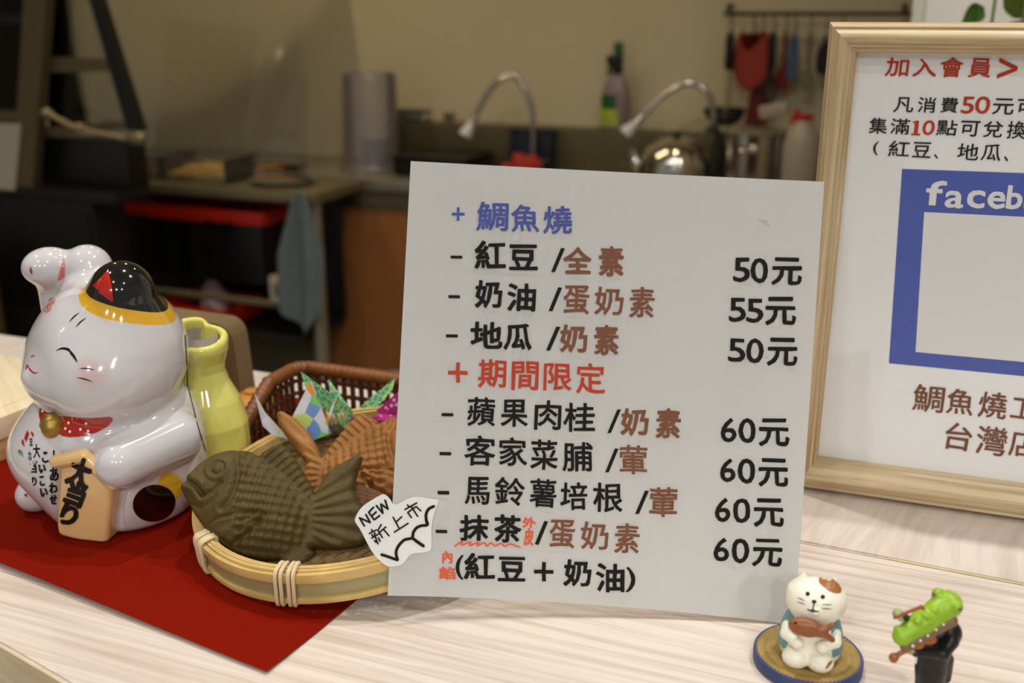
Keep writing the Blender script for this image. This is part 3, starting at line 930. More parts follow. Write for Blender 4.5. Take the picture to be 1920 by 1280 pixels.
B.poly('belly_leaf', a6(ngon(305, 335, 18, 60, 16, -0.1)), M_gline, cat_body, 4)
BP.chars('plaque_writing', [('大', 150.5, 885, 42, 58), ('当', 143.5, 925, 38, 48), ('り', 131, 965, 34, 42)], M_gline, cat_plaque, 2.6, -0.34, 5)
# fine dark line where the pouch meets the back
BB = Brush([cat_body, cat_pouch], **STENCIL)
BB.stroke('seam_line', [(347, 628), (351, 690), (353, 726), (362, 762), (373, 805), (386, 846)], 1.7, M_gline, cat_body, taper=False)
obj('pouch_inside', lathe([(0, .099), (.010, .099), (.0145, .104), (.0158, .114), (.0150, .119)], 28), M_grey, cat_pouch, (-.0565, .008, 0))
# bell
bell = lathe([(0, 7.2), (2.2, 7.0), (4.6, 5.6), (6.1, 3.2), (6.6, 0.9), (7.1, 0.6), (7.1, -0.6), (6.6, -0.9), (6.0, -3.2), (4.6, -5.4), (2.2, -6.8), (0, -7.0)], 32)
bmesh.ops.scale(bell, vec=(0.00118, 0.00118, 0.00126), verts=bell.verts)
hb, _d = B.hit(93, 803)
bo = obj('bell', bell, M_gold, cat_body)
bo['label'] = 'gold bell on the collar'
bpy.context.view_layer.update()
pb = hb[0] + hb[1].normalized() * 0.003 if hb else Vector(CAT)
bo.matrix_world = Matrix.Translation(pb) @ Matrix.Rotation(math.radians(-14), 4, 'Y') @ Matrix.Rotation(math.radians(-50), 4, 'X')

# ================================================================ bamboo basket
M_bam = mat('bamboo_straw', (202, 168, 102), 0.42, vary=0.16, vscale=45)
M_bam2 = mat('bamboo_skin', (158, 146, 100), 0.38, vary=0.14, vscale=30)
M_bam3 = mat('bamboo_weave', (150, 118, 70), 0.55, vary=0.2, vscale=60)
M_cane = mat('pale_cane', (222, 200, 156), 0.4, vary=0.08, vscale=80)
BK_T, BK_PHI, BK_R = 0.16309, 0.71729, 0.10408
bz = 0.022
bas = thing('bamboo_basket', 'round shallow bamboo basket on the red sheet, holding fish-shaped cakes', 'basket', (0, 0, 0))
dv = Vector((math.cos(BK_PHI) * math.cos(BK_T), math.sin(BK_PHI) * math.cos(BK_T), math.sin(BK_T)))
sv = Vector((-math.sin(BK_PHI), math.cos(BK_PHI), 0))
nv3 = dv.cross(sv)
cen3 = Vector((-0.10816, 0.63804, TZ + 0.022 + BK_R * math.sin(BK_T))) - nv3 * (bz - 0.0030)
BM4 = Matrix((dv, sv, nv3)).transposed().to_4x4()
bas.matrix_world = Matrix.Translation(cen3) @ BM4
R0 = BK_R
def ring(r0, r1, z0, z1, wav=0.0, n=96):
    bm = bmesh.new()
    rg = []
    for k in range(n):
        a = 2 * PI * k / n
        w = wav * math.sin(7 * a + r0 * 900)
        c = [(r0, z0), (r1, z0), (r1 + .0004, (z0 + z1) / 2), (r1, z1), (r0, z1)]
        rg.append([bm.verts.new(((r + w) * math.cos(a), (r + w) * math.sin(a), z + w)) for r, z in c])
    for k in range(n):
        A, D_ = rg[k], rg[(k + 1) % n]
        for i in range(5):
            bm.faces.new((A[i], A[(i + 1) % 5], D_[(i + 1) % 5], D_[i]))
    return bm
for i, (r0, r1, z0, z1) in enumerate([(R0 - .0015, R0 + .0012, .0145, .0205), (R0 - .0038, R0 - .0015, .0150, .0218), (R0 - .0058, R0 - .0038, .0150, .0222), (R0 - .0078, R0 - .0058, .0145, .0212)]):
    obj('rim_strand', ring(r0, r1, z0, z1, 0.00025), M_bam, bas)
obj('side_band', ring(R0 - .0028, R0 - .0006, .0035, .0150), M_bam2, bas)['label'] = 'grey-green flat bamboo band'
obj('lower_rim', ring(R0 - .0020, R0 + .0012, .0000, .0038, 0.0002), M_bam, bas)
# woven floor: strips over and under
bm = bmesh.new()
step = 0.0062
kk = int(R0 / step)
for ax in (0, 1):
    for i in range(-kk, kk + 1):
        c0 = i * step
        L_ = math.sqrt(max(0, (R0 - .0045) ** 2 - c0 ** 2))
        if L_ < 0.01:
            continue
        m_ = int(L_ * 2 / step) * 2
        prev = None
        for j in range(m_ + 1):
            t_ = -L_ + 2 * L_ * j / m_
            z_ = .004 + .0006 * math.cos(PI * t_ / step + PI * (i + ax))
            pts_ = []
            for wv in (-.0027, .0027):
                xy = (t_, c0 + wv) if ax == 0 else (c0 + wv, t_)
                pts_.append(bm.verts.new((xy[0], xy[1], z_)))
            if prev:
                bm.faces.new((prev[0], prev[1], pts_[1], pts_[0]))
            prev = pts_
bmesh.ops.solidify(bm, geom=bm.faces[:], thickness=0.0005)
obj('woven_floor', bm, M_bam3, bas)
def binding(a):
    bm = bmesh.new()
    for o_ in (-.0052, -.0018, .0030, .0060):
        aa = a + o_ / R0
        P = []
        for (r, z) in [(R0 - .0085, .016), (R0 - .0082, .0228), (R0 - .003, .0236), (R0 + .0020, .0215), (R0 + .0026, .012), (R0 + .0024, .0005), (R0 - .001, -.0008), (R0 - .004, .001)]:
            P.append((r * math.cos(aa + (z - .01) * 1.4), r * math.sin(aa + (z - .01) * 1.4), z))
        S = spline(P, 4)
        t = tube(S, .00125, 6, bm)
    for v in bm.verts:
        pass
    return obj('binding', bm, M_cane, bas)
def bang(x, y):
    r = (Vector((0, math.cos(PITCH), -math.sin(PITCH))) + Vector((1, 0, 0)) * ((x - 960) / 1950) + Vector((0, math.sin(PITCH), math.cos(PITCH))) * ((640 - y) / 1950))
    return r
# bindings at four places round the rim, in the basket's own angle
for a in (math.radians(170.8), math.radians(214), math.radians(62), math.radians(305)):
    binding(a)

# ================================================================ fish-shaped cakes
M_matcha = mat('green_tea_batter', (82, 65, 26), 0.62, spec=0.3, vary=0.22, vscale=70, bump=0.25, bscale=500)
M_bake = mat('golden_batter', (146, 95, 40), 0.55, spec=0.32, vary=0.24, vscale=55, bump=0.25, bscale=450)
M_bake2 = mat('brown_batter', (100, 60, 22), 0.55, spec=0.32, vary=0.26, vscale=60, bump=0.25, bscale=450)

def poly_dist(X, Y, P):
    d = np.full(X.shape, 1e9, np.float32)
    ins_ = np.zeros(X.shape, bool)
    n = len(P)
    for i in range(n):
        (x0, y0), (x1, y1) = P[i], P[(i + 1) % n]
        ex, ey = x1 - x0, y1 - y0
        t = np.clip(((X - x0) * ex + (Y - y0) * ey) / (ex * ex + ey * ey + 1e-9), 0, 1)
        d = np.minimum(d, (X - x0 - t * ex) ** 2 + (Y - y0 - t * ey) ** 2)
        cnd = ((Y >= y0) != (Y >= y1))
        ins_ ^= cnd & (X < (x1 - x0) * (Y - y0) / ((y1 - y0) if abs(y1 - y0) > 1e-9 else 1e-9) + x0)
    d = np.sqrt(d)
    return np.where(ins_, -d, d)

def line_dist(X, Y, P):
    d = np.full(X.shape, 1e9, np.float32)
    for (x0, y0), (x1, y1) in zip(P, P[1:]):
        ex, ey = x1 - x0, y1 - y0
        t = np.clip(((X - x0) * ex + (Y - y0) * ey) / (ex * ex + ey * ey + 1e-9), 0, 1)
        d = np.minimum(d, (X - x0 - t * ex) ** 2 + (Y - y0 - t * ey) ** 2)
    return np.sqrt(d)

def smoothc(P, n=3):
    Q = [Vector((x, y, 0)) for x, y in P]
    out = []
    N = len(Q)
    for i in range(N):
        a, b, c, d = Q[i - 1], Q[i], Q[(i + 1) % N], Q[(i + 2) % N]
        for k in range(n):
            t = k / n
            p = 0.5 * ((2 * b) + (c - a) * t + (2 * a - 5 * b + 4 * c - d) * t * t + (3 * b - a - 3 * c + d) * t ** 3)
            out.append((p.x, p.y))
    return out

def taiyaki_mesh():
    h = 0.55
    xs = np.arange(-78, 56, h, dtype=np.float32); ys = np.arange(-13, 82, h, dtype=np.float32); zs = np.arange(-19, 19, h, dtype=np.float32)
    X, Y = np.meshgrid(xs, ys, indexing='ij')
    d = poly_dist(X, Y, FISH)
    BODY = [(-72.6, 46.3), (-69.0, 53.6), (-62.7, 61.1), (-53.5, 67.7), (-42.0, 70.2), (-31.0, 68.6), (-20, 62), (-8, 54), (3, 45), (11, 37), (15, 28), (14, 18), (12, 10), (4, 4), (-6, 0), (-23.4, 0.5), (-32.5, 2.9), (-41.0, 8.0), (-47.8, 13.1), (-55.8, 20.8), (-62.1, 27.8), (-66.6, 34.9), (-70.9, 40.2)]
    db = poly_dist(X, Y, smoothc(BODY))
    u = np.clip(-db / 24.0, 0, 1)
    hb = 15.5 * np.sqrt(1 - (1 - u) ** 2.0)
    v = np.clip(-d / 5.0, 0, 1)
    hf = 7.5 * np.sqrt(1 - (1 - v) ** 2)
    # tail rays
    ang = np.arctan2(Y - 27, X - (-6)); tail = np.clip((X - 13) / 4, 0, 1)
    hf = hf - tail * 1.25 * (0.5 + 0.5 * np.cos(ang * 34))
    # dorsal rays
    dors = ((Y > 62 - 0.95 * (X + 24)) & (X > -28) & (X < 12)).astype(np.float32) * np.clip(db / 1.0, 0, 1)
    tt = (X * 0.69 - Y * 0.72)
    hf = hf - dors * 1.6 * (0.5 + 0.5 * np.cos(tt * 2 * PI / 4.9))
    hh = -smin(-hb, -hf, 3.0)
    # scales
    reg = np.clip((X + 36) / 5, 0, 1) * np.clip((14 - X) / 6, 0, 1) * np.clip(-db / 4, 0, 1)
    a = (X * 0.80 + Y * 0.60) / 8.2; b = (-X * 0.60 + Y * 0.80) / 7.6
    sc = np.cos(2 * PI * a) * np.cos(2 * PI * b)
    hh = hh + reg * (1.25 * sc)
    # pores and lumps
    rg = np.random.default_rng(3)
    for _ in range(45):
        x0, y0 = rg.uniform(-70, 48), rg.uniform(-5, 72)
        hh = hh - rg.uniform(.5, 1.0) * np.exp(-((X - x0) ** 2 + (Y - y0) ** 2) / rg.uniform(.18, .5))
    # eye
    r = np.sqrt((X + 47.5) ** 2 + (Y - 55.5) ** 2)
    hh = hh + 1.5 * np.exp(-((r - 6.6) / 1.5) ** 2) + 2.0 * np.exp(-(r / 3.0) ** 2) - 0.8 * np.exp(-((r - 4.2) / 1.0) ** 2)
    # mouth, lips, gill arcs
    dm = line_dist(X, Y, [(-70, 49.5), (-66, 47.5), (-60, 44.2), (-55.0, 38.5)])
    hh = hh - 3.0 * np.exp(-(dm / 1.4) ** 2) + 1.5 * np.exp(-((dm - 4) / 2.2) ** 2) * (X < -54)
    dm2 = line_dist(X, Y, [(-55, 38.5), (-48, 40.5), (-43.5, 46)])
    hh = hh - 1.7 * np.exp(-(dm2 / 1.5) ** 2)
    dg_ = line_dist(X, Y, smoothc([(-41, 68), (-35.5, 59), (-33.5, 48), (-36.5, 36.5), (-43, 28.5), (-54, 23)], 4)[:-8])
    hh = hh - 1.7 * np.exp(-(dg_ / 1.5) ** 2) + 0.9 * np.exp(-((dg_ - 4.2) / 1.8) ** 2)
    dg2 = line_dist(X, Y, [(-64, 34), (-57, 30.5), (-50, 33), (-46, 38)])
    hh = hh - 1.3 * np.exp(-(dg2 / 1.3) ** 2)
    # pectoral fin
    PEC = [(-50.4, 20.1), (-42.8, 23.7), (-30, 26), (-17.4, 27.6), (-13.8, 26.0), (-18.5, 20.6), (-24.9, 14.3), (-34.8, 8.1), (-43.5, 14.0)]
    dp = poly_dist(X, Y, PEC)
    pv = np.clip(-dp / 2.2, 0, 1)
    ap = np.arctan2(Y - 27.5, X + 8)
    hh = hh + pv * (3.0 - 1.2 * (0.5 + 0.5 * np.cos(ap * 26))) - 1.3 * np.exp(-((dp - .8) / 1.0) ** 2) * (dp > -1)
    hh = np.maximum(hh, 1.0)
    F = np.empty((len(xs), len(ys), len(zs)), np.float32)
    for k, z in enumerate(zs):
        hz = hh
        F[:, :, k] = smax(d, (abs(z) - hz) * 0.75, 2.0)
    return sdf_mesh('taiyaki', F, (xs[0], ys[0], zs[0]), h)

tai = taiyaki_mesh()
def frame_m(P0, yaw, lean, roll=0.0, flip=False):
    """Axes of a thing that leans back by lean, its face turned by yaw."""
    u = Vector((math.cos(yaw), -math.sin(yaw), 0)); b = Vector((math.sin(yaw), math.cos(yaw), 0))
    v = Vector((0, 0, 1)) * math.cos(lean) + b * math.sin(lean)
    n = u.cross(v)
    M = Matrix.Translation(Vector(P0)) @ Matrix((u, v, n)).transposed().to_4x4()
    M = M @ Matrix.Rotation(roll, 4, 'Z')
    if flip:
        M = M @ Matrix.Rotation(PI, 4, 'Y')
    return M
f1 = link('fish_cake', tai, M_matcha)
f1.matrix_world = frame_m((-0.1401, 0.5781, 1.032), math.radians(2), math.radians(38))
tag(f1, 'green tea coloured fish-shaped cake lying frontmost in the bamboo basket', 'cake', 'fish-shaped cakes in the bamboo basket')
def cake(m, label, P0, yaw, lean, roll, flip):
    me2 = tai.copy(); me2.materials.clear(); me2.materials.append(m)
    o = bpy.data.objects.new('fish_cake', me2); C.objects.link(o)
    o.matrix_world = frame_m(P0, yaw, lean, roll, flip)
    return tag(o, label, 'cake', 'fish-shaped cakes in the bamboo basket')
def taiyaki_fork():
    """Same cake, with the deeper forked tail of the golden one."""
    global FISH
    keep = FISH
    head = [p for p in FISH if p[0] < 14.5]
    k = FISH.index((13.7, 42.2))
    FISH = FISH[:k + 1] + [(17, 50), (24, 62), (34, 73), (44, 80), (49, 79), (47, 70), (38, 56), (29, 45), (25, 38), (27, 30), (36, 20), (46, 9), (49, 0), (44, -3), (34, 3), (24, 9), (17.1, 9.5)] + FISH[FISH.index((14.9, 7.6)):]
    me_ = taiyaki_mesh()
    FISH = keep
    return me_
tai_fork = taiyaki_fork()
def cake(mesh, m, label, anchor, local, yaw, lean, roll, flip):
    """Put the point 'local' (mm, in the cake's own plane) at the place 'anchor'."""
    me2 = mesh.copy(); me2.materials.clear(); me2.materials.append(m)
    o = bpy.data.objects.new('fish_cake', me2); C.objects.link(o)
    M = frame_m((0, 0, 0), yaw, lean, roll, flip)
    o.matrix_world = Matrix.Translation(Vector(anchor) - M @ (Vector(local) * .001)) @ M
    return tag(o, label, 'cake', 'fish-shaped cakes in the bamboo basket')
cake(tai_fork, M_bake, 'golden fish-shaped cake behind the green one, its tail and back fin raised in a V', (-0.1307, 0.660, 1.0655), (14, 43, 0), math.radians(3), math.radians(47), math.radians(4), True)
cake(tai, M_bake2, 'brown fish-shaped cake at the right of the basket, mostly hidden by the menu card', (-0.0560, 0.622, 1.0480), (-8, 36, 0), math.radians(-4), math.radians(74), math.radians(10), True)
# ================================================================ menu card
M_card = mat('card_paper', (236, 235, 231), 0.55, spec=0.3, vary=0.012, vscale=14)
M_ink = {'black': mat('black_ink', (20, 17, 11), 0.6, spec=0.2), 'dark': mat('dark_print', (44, 39, 36), 0.6, spec=0.2), 'brown': mat('brown_print', (124, 77, 52), 0.55, spec=0.25),
         'red': mat('red_print', (188, 60, 28), 0.55, spec=0.25), 'blue': mat('blue_print', (74, 84, 154), 0.55, spec=0.25), 'orange': mat('orange_marker', (222, 84, 40), 0.5),
         'white': mat('white_print', (226, 224, 222), 0.5)}
cyaw, clean = math.radians(3), math.radians(16)
cu_ = Vector((math.cos(cyaw), -math.sin(cyaw), 0)); cb_ = Vector((math.sin(cyaw), math.cos(cyaw), 0))
cv_ = Vector((0, 0, math.cos(clean))) + cb_ * math.sin(clean)
cn_ = cu_.cross(cv_)
card = thing('menu_card', 'white square menu card with handwritten prices leaning on the bamboo basket', 'menu', (0, 0, 0))
card.matrix_world = Matrix.Translation((0.16414, 0.52560, TZ + 0.0004)) @ Matrix((cu_, cv_, cn_)).transposed().to_4x4()
def bow(u):
    s = (u + 119) / 119
    return -2.2 * (1 - s * s)
card_eye = card.matrix_world.inverted() @ EYE * 1000
def card_at(lift):
    """Point of the gently curled card: its left edge bends forward over the basket."""
    def f(u, v):
        p = Vector((u, v, bow(u) + lift))
        k = max(0.0, min(1.0, (-u - 60) / 180))
        return (p + (card_eye - p).normalized() * 13.0 * k * k) * 0.001
    return f
nu, nv = 28, 8
bm = bmesh.new()
g1 = []
for i in range(nu + 1):
    s = i / nu
    ub, ut = -238.2 * (1 - s), -227.5 + 238.5 * s
    vb = 10.4 * (1 - s) + 2.6 * 4 * s * (1 - s); vt = 266.3 - 10.2 * s
    row = []
    for j in range(nv + 1):
        t = j / nv
        row.append(bm.verts.new(card_at(0)(ub + (ut - ub) * t, vb + (vt - vb) * t)))
    g1.append(row)
for i in range(nu):
    for j in range(nv):
        bm.faces.new((g1[i][j], g1[i + 1][j], g1[i + 1][j + 1], g1[i][j + 1]))
bmesh.ops.solidify(bm, geom=bm.faces[:], thickness=0.0005)
zt = max(v.co.z for v in bm.verts)
obj('card_sheet', bm, M_card, card)
for colr, items in CARD_TEXT:
    fat = 0.30 if any(c in '鯛燒蘋薯鈴葷間期脯限蛋' for c, *_ in items) else 0.5
    if colr == 'orange':
        fat = 0.25
    for part_ in ([[i_] for i_ in items] if colr == 'orange' else [items]):
        obj('lettering', text_bm(part_, card_at(0.75), fat), M_ink[colr], card, sm=False)['label'] = colr + ' lettering on the card'
def uv(P): return P
bm = strip_bm(SQUIGGLE, 0.95, card_at(0.8), n=3)
obj('underline', bm, M_ink['orange'], card, sm=False)['label'] = 'orange wavy underline'
M_tape = mat('tape_patch', (206, 160, 122), 0.4)
obj('tape_patch', prism([(x * .001, y * .001) for x, y in [(-135.5, 43.6), (-131.6, 44.6), (-129.9, 42.0), (-134.2, 40.9)]], (bow(-132) + .6) * .001, (bow(-132) + .72) * .001), M_tape, card, sm=False)
M_smudge = mat('pencil_smudge', (176, 174, 168), 0.6)
bm = bmesh.new()
for (x0, y0, x1, y1) in ((-26, 234, -23, 232.6), (-24.5, 234.4, -20.5, 232.8), (-23, 232.2, -19.6, 231.4), (-22.5, 233.8, -19.8, 233.6)):
    strip_bm([(x0, y0), (x1, y1)], .35, card_at(.8), 3, bm)
obj('smudge', bm, M_smudge, card, sm=False)['label'] = 'small grey smudge near the upper right corner'
# sticker
M_stick = mat('sticker_paper', (228, 225, 218), 0.5)
st = smoothc(STICKER, 2)
bm = fill2d(st, 12)
for v in bm.verts:
    v.co = card_at(0.95)(v.co.x, v.co.y) if v.co.x > -236 else card_at(0.95 + 0.0 * v.co.x)(v.co.x, v.co.y)
bmesh.ops.recalc_face_normals(bm, faces=bm.faces)
bmesh.ops.solidify(bm, geom=bm.faces[:], thickness=0.0002)
sk = obj('sticker', bm, M_stick, card, sm=False)
sk['label'] = 'cut-out white sticker with black writing at the left edge'
bm = bmesh.new()
strip_bm(STK_S1[:3], 1.75, card_at(1.35), 4, bm); strip_bm(STK_S1[2:9], 1.75, card_at(1.36), 4, bm); strip_bm(STK_S1[7:12], 1.75, card_at(1.37), 4, bm); strip_bm(STK_S1[10:], 1.75, card_at(1.38), 4, bm)
strip_bm(STK_S2, 1.9, card_at(1.39), 4, bm)
obj('sticker_outline', bm, M_ink['black'], sk, sm=False)
bm = bmesh.new()
for k, ss in STK_NEW.items():
    for i, P in enumerate(ss):
        strip_bm(P, 1.15 if k in 'NEW' else 0.98, card_at(1.35 + 0.01 * i), 4, bm)
obj('sticker_writing', bm, M_ink['black'], sk, sm=False)

# ================================================================ framed poster
fyaw = math.radians(20)
fu_ = Vector((math.cos(fyaw), -math.sin(fyaw), 0)); fv_ = Vector((0, 0, 1)); fn_ = fu_.cross(fv_)
frame = thing('picture_frame', 'pale oak frame around a printed membership poster, standing right of the menu card', 'picture frame')
frame.matrix_world = Matrix.Translation((0.22078, 0.71031, TZ + .0003)) @ Matrix((fu_, fv_, fn_)).transposed().to_4x4()
M_oakv = wood('oak_upright', (216, 194, 154), (180, 150, 106), 0, 3, 110, 0.32, axis='y', spec=0.5)
M_oakh = wood('oak_rail', (216, 194, 154), (180, 150, 106), 0, 3, 110, 0.32, spec=0.5)
# grain along the uprights: stretch noise along local Y
for n_ in M_oakv.node_tree.nodes:
    if n_.type == 'MAPPING' and tuple(n_.inputs['Scale'].default_value) != (1, 1, 1):
        n_.inputs['Scale'].default_value = (110, 3, 110)
PROF = [(0, 0), (0, 2.0), (1.6, 6.5), (2.0, 8.6), (2.8, 9.4), (3.3, 8.8), (4.2, 8.8), (5.2, 10.6), (7.6, 12.6), (9.6, 13.0), (11.4, 12.2), (13.2, 9.6), (14.2, 8.2), (15.2, 8.0), (15.8, 6.6), (17.6, 6.0), (18.6, 5.2), (18.8, 1.6)]
U0, U1, V0, V1 = -12.6, 224.4, 0.4, 332.6
WB = 1.28   # the bottom rail reads a little deeper
def rail(name, corners_out, corners_in, k, m):
    """corners_out/in: the two ends of the outer and inner edge of one mitred rail."""
    bm = bmesh.new()
    rows = []
    for end in (0, 1):
        o_, i_ = corners_out[end], corners_in[end]
        rows.append([bm.verts.new(Vector((o_[0] + (i_[0] - o_[0]) * w / 18.8, o_[1] + (i_[1] - o_[1]) * w / 18.8, hh)) * .001) for w, hh in PROF] +
                    [bm.verts.new(Vector((i_[0], i_[1], -6)) * .001), bm.verts.new(Vector((o_[0], o_[1], -6)) * .001)])
    n = len(rows[0])
    for i in range(n):
        bm.faces.new((rows[0][i], rows[1][i], rows[1][(i + 1) % n], rows[0][(i + 1) % n]))
    bm.faces.new(rows[0]); bm.faces.new(rows[1][::-1])
    return obj(name, bm, m, frame, ang=math.radians(50))
W_ = 18.8
i0, i1, j0, j1 = U0 + W_, U1 - W_, V0 + W_ * WB, V1 - W_
rail('frame_rail', [(U0, V1), (U1, V1)], [(i0, j1), (i1, j1)], 1, M_oakh)
rail('frame_rail', [(U0, V0), (U1, V0)], [(i0, j0), (i1, j0)], WB, M_oakh)
rail('frame_upright', [(U0, V0), (U0, V1)], [(i0, j0), (i0, j1)], 1, M_oakv)
rail('frame_upright', [(U1, V0), (U1, V1)], [(i1, j0), (i1, j1)], 1, M_oakv)
M_poster = mat('poster_paper', (236, 235, 232), 0.42, spec=0.35, vary=0.01, vscale=14)
obj('poster', box((i0 * .001 - .003, j0 * .001 - .003, -.0052), (i1 * .001 + .003, j1 * .001 + .003, -.0044)), M_poster, frame, sm=False)
obj('backing_board', box((i0 * .001 - .006, j0 * .001 - .006, -.0085), (i1 * .001 + .006, j1 * .001 + .006, -.0061)), mat('backing_board', (96, 76, 52), 0.7), frame, sm=False)
bm = prism([(-.03, 0), (.03, 0), (.02, .20), (-.02, .20)], -.0015, .0015)
el = obj('easel_leg', bm, mat('easel_board', (70, 58, 44), 0.7), frame, sm=False)
el.location = (0.105, 0.0015, -0.062)
el.rotation_euler = (math.radians(15), 0, 0)
def flat(P, z0, name, m):
    bm = bmesh.new()
    bm.faces.new([bm.verts.new((x * .001, y * .001, z0)) for x, y in P])
    return obj(name, bm, m, frame, sm=False)
M_fb = mat('blue_panel_print', (78, 94, 170), 0.42, vary=0.05, vscale=40)
flat([(42.0, 238.6), (47.8, 101.6), (184, 103.0), (178, 240.3)], -.0042, 'blue_panel', M_fb)
flat([(59.0, 210.5), (64.4, 112.0), (168, 112.8), (163, 211.8)], -.0040, 'white_panel', mat('white_panel_print', (224, 222, 218), 0.42))
POSTER_TEXT = [(c_, [it for g_ in items_ for it in ([(g_[0], g_[1], g_[2], 2.4, g_[4]), ('-', g_[1], g_[2] - 4.3, 5.6, 1.1), ('-', g_[1] - 1.3, g_[2] + 3.6, 2.4, 1.0)] if g_[0] == '1' else [g_])]) for c_, items_ in POSTER_TEXT]
pos_at = lambda u, v: Vector((u, v, -3.8)) * .001
for colr, items in POSTER_TEXT:
    if colr == 'white':
        items = items + [('o', 124.0, 219.9, 11, 11.8), ('o', 136.0, 219.7, 11, 11.8), ('k', 148.0, 223.4, 10.5, 16)]
    bm = text_bm(items, pos_at, 0.10 if colr == 'dark' else (0.5 if colr == 'white' else 0.2), 0.008)
    obj('lettering', bm, M_ink[colr], frame, sm=False)['label'] = colr + ' printed lettering'

# ================================================================ little cat on its round stand
def facing(x, y):
    return math.atan2(-x, y)
M_straw = mat('olive_straw', (150, 122, 58), 0.6, vary=0.2, vscale=90)
M_navy = mat('navy_paint', (52, 62, 104), 0.5, vary=0.12, vscale=60)
SX, SY = 0.1612, 0.4885
stand = thing('round_stand', 'small round stand with a blue side and ridged straw-yellow top', 'stand', (SX, SY, TZ + .0002), 0)
RS = 0.0290
obj('stand_side', lathe([(0, 0), (RS - .001, 0), (RS, .001), (RS, .0064), (RS - .0006, .0072), (RS - .002, .0074), (RS - .002, .0066), (0, .0066)], 72), M_navy, stand)
bm = bmesh.new()
nr, na = 44, 300
rg_ = []
for i in range(nr + 1):
    r = (RS - .0007) * i / nr
    row = []
    for k in range(na):
        a = 2 * PI * k / na
        z = .0076 + .00045 * math.cos(2 * PI * r / .0062) + .00026 * math.cos(75 * a + 14 * math.sin(r * 900)) * min(1, r / .01)
        if i == nr:
            z = .0070
        row.append(bm.verts.new((r * math.cos(a), r * math.sin(a), z)))
    rg_.append(row)
for i in range(1, nr):
    for k in range(na):
        k2 = (k + 1) % na
        bm.faces.new((rg_[i][k], rg_[i + 1][k], rg_[i + 1][k2], rg_[i][k2]))
cv0 = bm.verts.new((0, 0, .0078))
for k in range(na):
    bm.faces.new((cv0, rg_[1][k], rg_[1][(k + 1) % na]))
for v in rg_[0]:
    bm.verts.remove(v)
obj('stand_top', bm, M_straw, stand)

M_cream = mat('cream_resin', (238, 230, 208), 0.35, spec=0.4)
M_teal = mat('teal_paint', (98, 142, 144), 0.4)
M_tan = mat('brown_paint', (160, 98, 40), 0.38)
M_fishb = mat('brown_fish_paint', (142, 80, 38), 0.4, vary=0.15, vscale=250)
sc_ = thing('cat_figurine', 'small cream cat figurine holding a brown fish, sitting on the round stand', 'figurine', (SX - .0005, SY - .0032, TZ + .0082), facing(SX, SY))
lo4, h4 = (-22, -22, -2), 0.35
G4 = grid_mm(lo4, (22, 18, 53), h4)
bd = ell(G4, (0, 0, 13), (15.6, 12.5, 19))
bd = smin(bd, ell(G4, (0, 0, 6), (15.8, 13, 12)), 4)
hd = ell(G4, (0.9, -1.5, 34.2), (15.6, 13.2, 12.2))
sb = smin(bd, hd, 2.2)
er = smin(cap(G4, (-7.4, -1, 39.5), (-6.2, -1, 48.8), 6.4, 0.9), cap(G4, (8.6, -1, 39.5), (8.8, -1, 47.2), 6.4, 1.6), .5)
sb = smin(sb, er, 3)
sb = smin(sb, ell(G4, (1, -14.4, 35.0), (2.6, 1.5, 2.0)), 1.5)
for sx_ in (-1, 1):
    sb = smin(sb, ell(G4, (sx_ * 6.2 - .3, -12.0, 4.6), (7.2, 6.2, 6.0)), 1.2)
    arm_ = smin(cap(G4, (sx_ * 12.4, -6, 19), (sx_ * 12.4, -10, 16.5), 2.9, 3.0), cap(G4, (sx_ * 12.4, -10, 16.5), (sx_ * 6.4, -14.8, 15.2), 3.0, 3.4), 1.5)
    sb = smin(sb, arm_, 1.0)
sb = smax(sb, -G4[2], 1)
scb = link('body', sdf_mesh('body', sb, lo4, h4), M_cream, sc_)
vest = bd - 0.7
vest = np.maximum(vest, np.maximum(6.5 - G4[2] + 0.0 * G4[0], G4[2] - 30))
ang4 = np.degrees(np.arctan2(np.abs(G4[0]), -G4[1]))
vest = np.maximum(vest, (50 - ang4) * 0.25)
link('vest', sdf_mesh('vest', vest, lo4, h4), M_teal, sc_)['label'] = 'teal painted vest'
# fish in its paws
Gf = grid_mm((-15, -24, 13), (15, -8, 33), 0.3)
ff = ell(Gf, (-2.5, -16.6, 26.2), (8.6, 3.6, 5.2))
ff = smin(ff, ell(Gf, (-6.5, -16.4, 26.7), (5, 3, 3.6)), 2)
ff = smin(ff, cap(Gf, (5, -16.4, 25.6), (10.0, -16, 29.6), 1.9, 1.5), 2.5)
ff = smin(ff, cap(Gf, (5, -16.4, 25.0), (10.8, -16, 21.4), 1.9, 1.5), 2.5)
sfish = link('fish', sdf_mesh('fish', ff, (-15, -24, 13), 0.3), M_fishb, sc_)
bpy.context.view_layer.update()
BS = Brush([scb], **STENCIL)
BF = Brush([sfish], **STENCIL)
s4 = lambda P: px(P, 1380, 1050, 5.565)
for e_ in ((748, 350), (905, 382)):
    BS.poly('painted_eye', s4(ngon(e_[0], e_[1], 22, 23, 18)), M_gline, scb, 2.5, .0001)
BS.poly('painted_nose', s4([(788, 424), (800, 414), (825, 415), (838, 424), (836, 440), (818, 456), (806, 456), (794, 442)]), M_gline, scb, 1.2, .0004)
for P in ([(812, 452), (806, 485), (803, 515)], [(745, 512), (772, 520), (803, 518), (830, 530), (860, 534)], [(785, 528), (803, 536), (822, 532)]):
    BS.stroke('painted_mouth', s4(P), 2.3, M_gline, scb, taper=False)
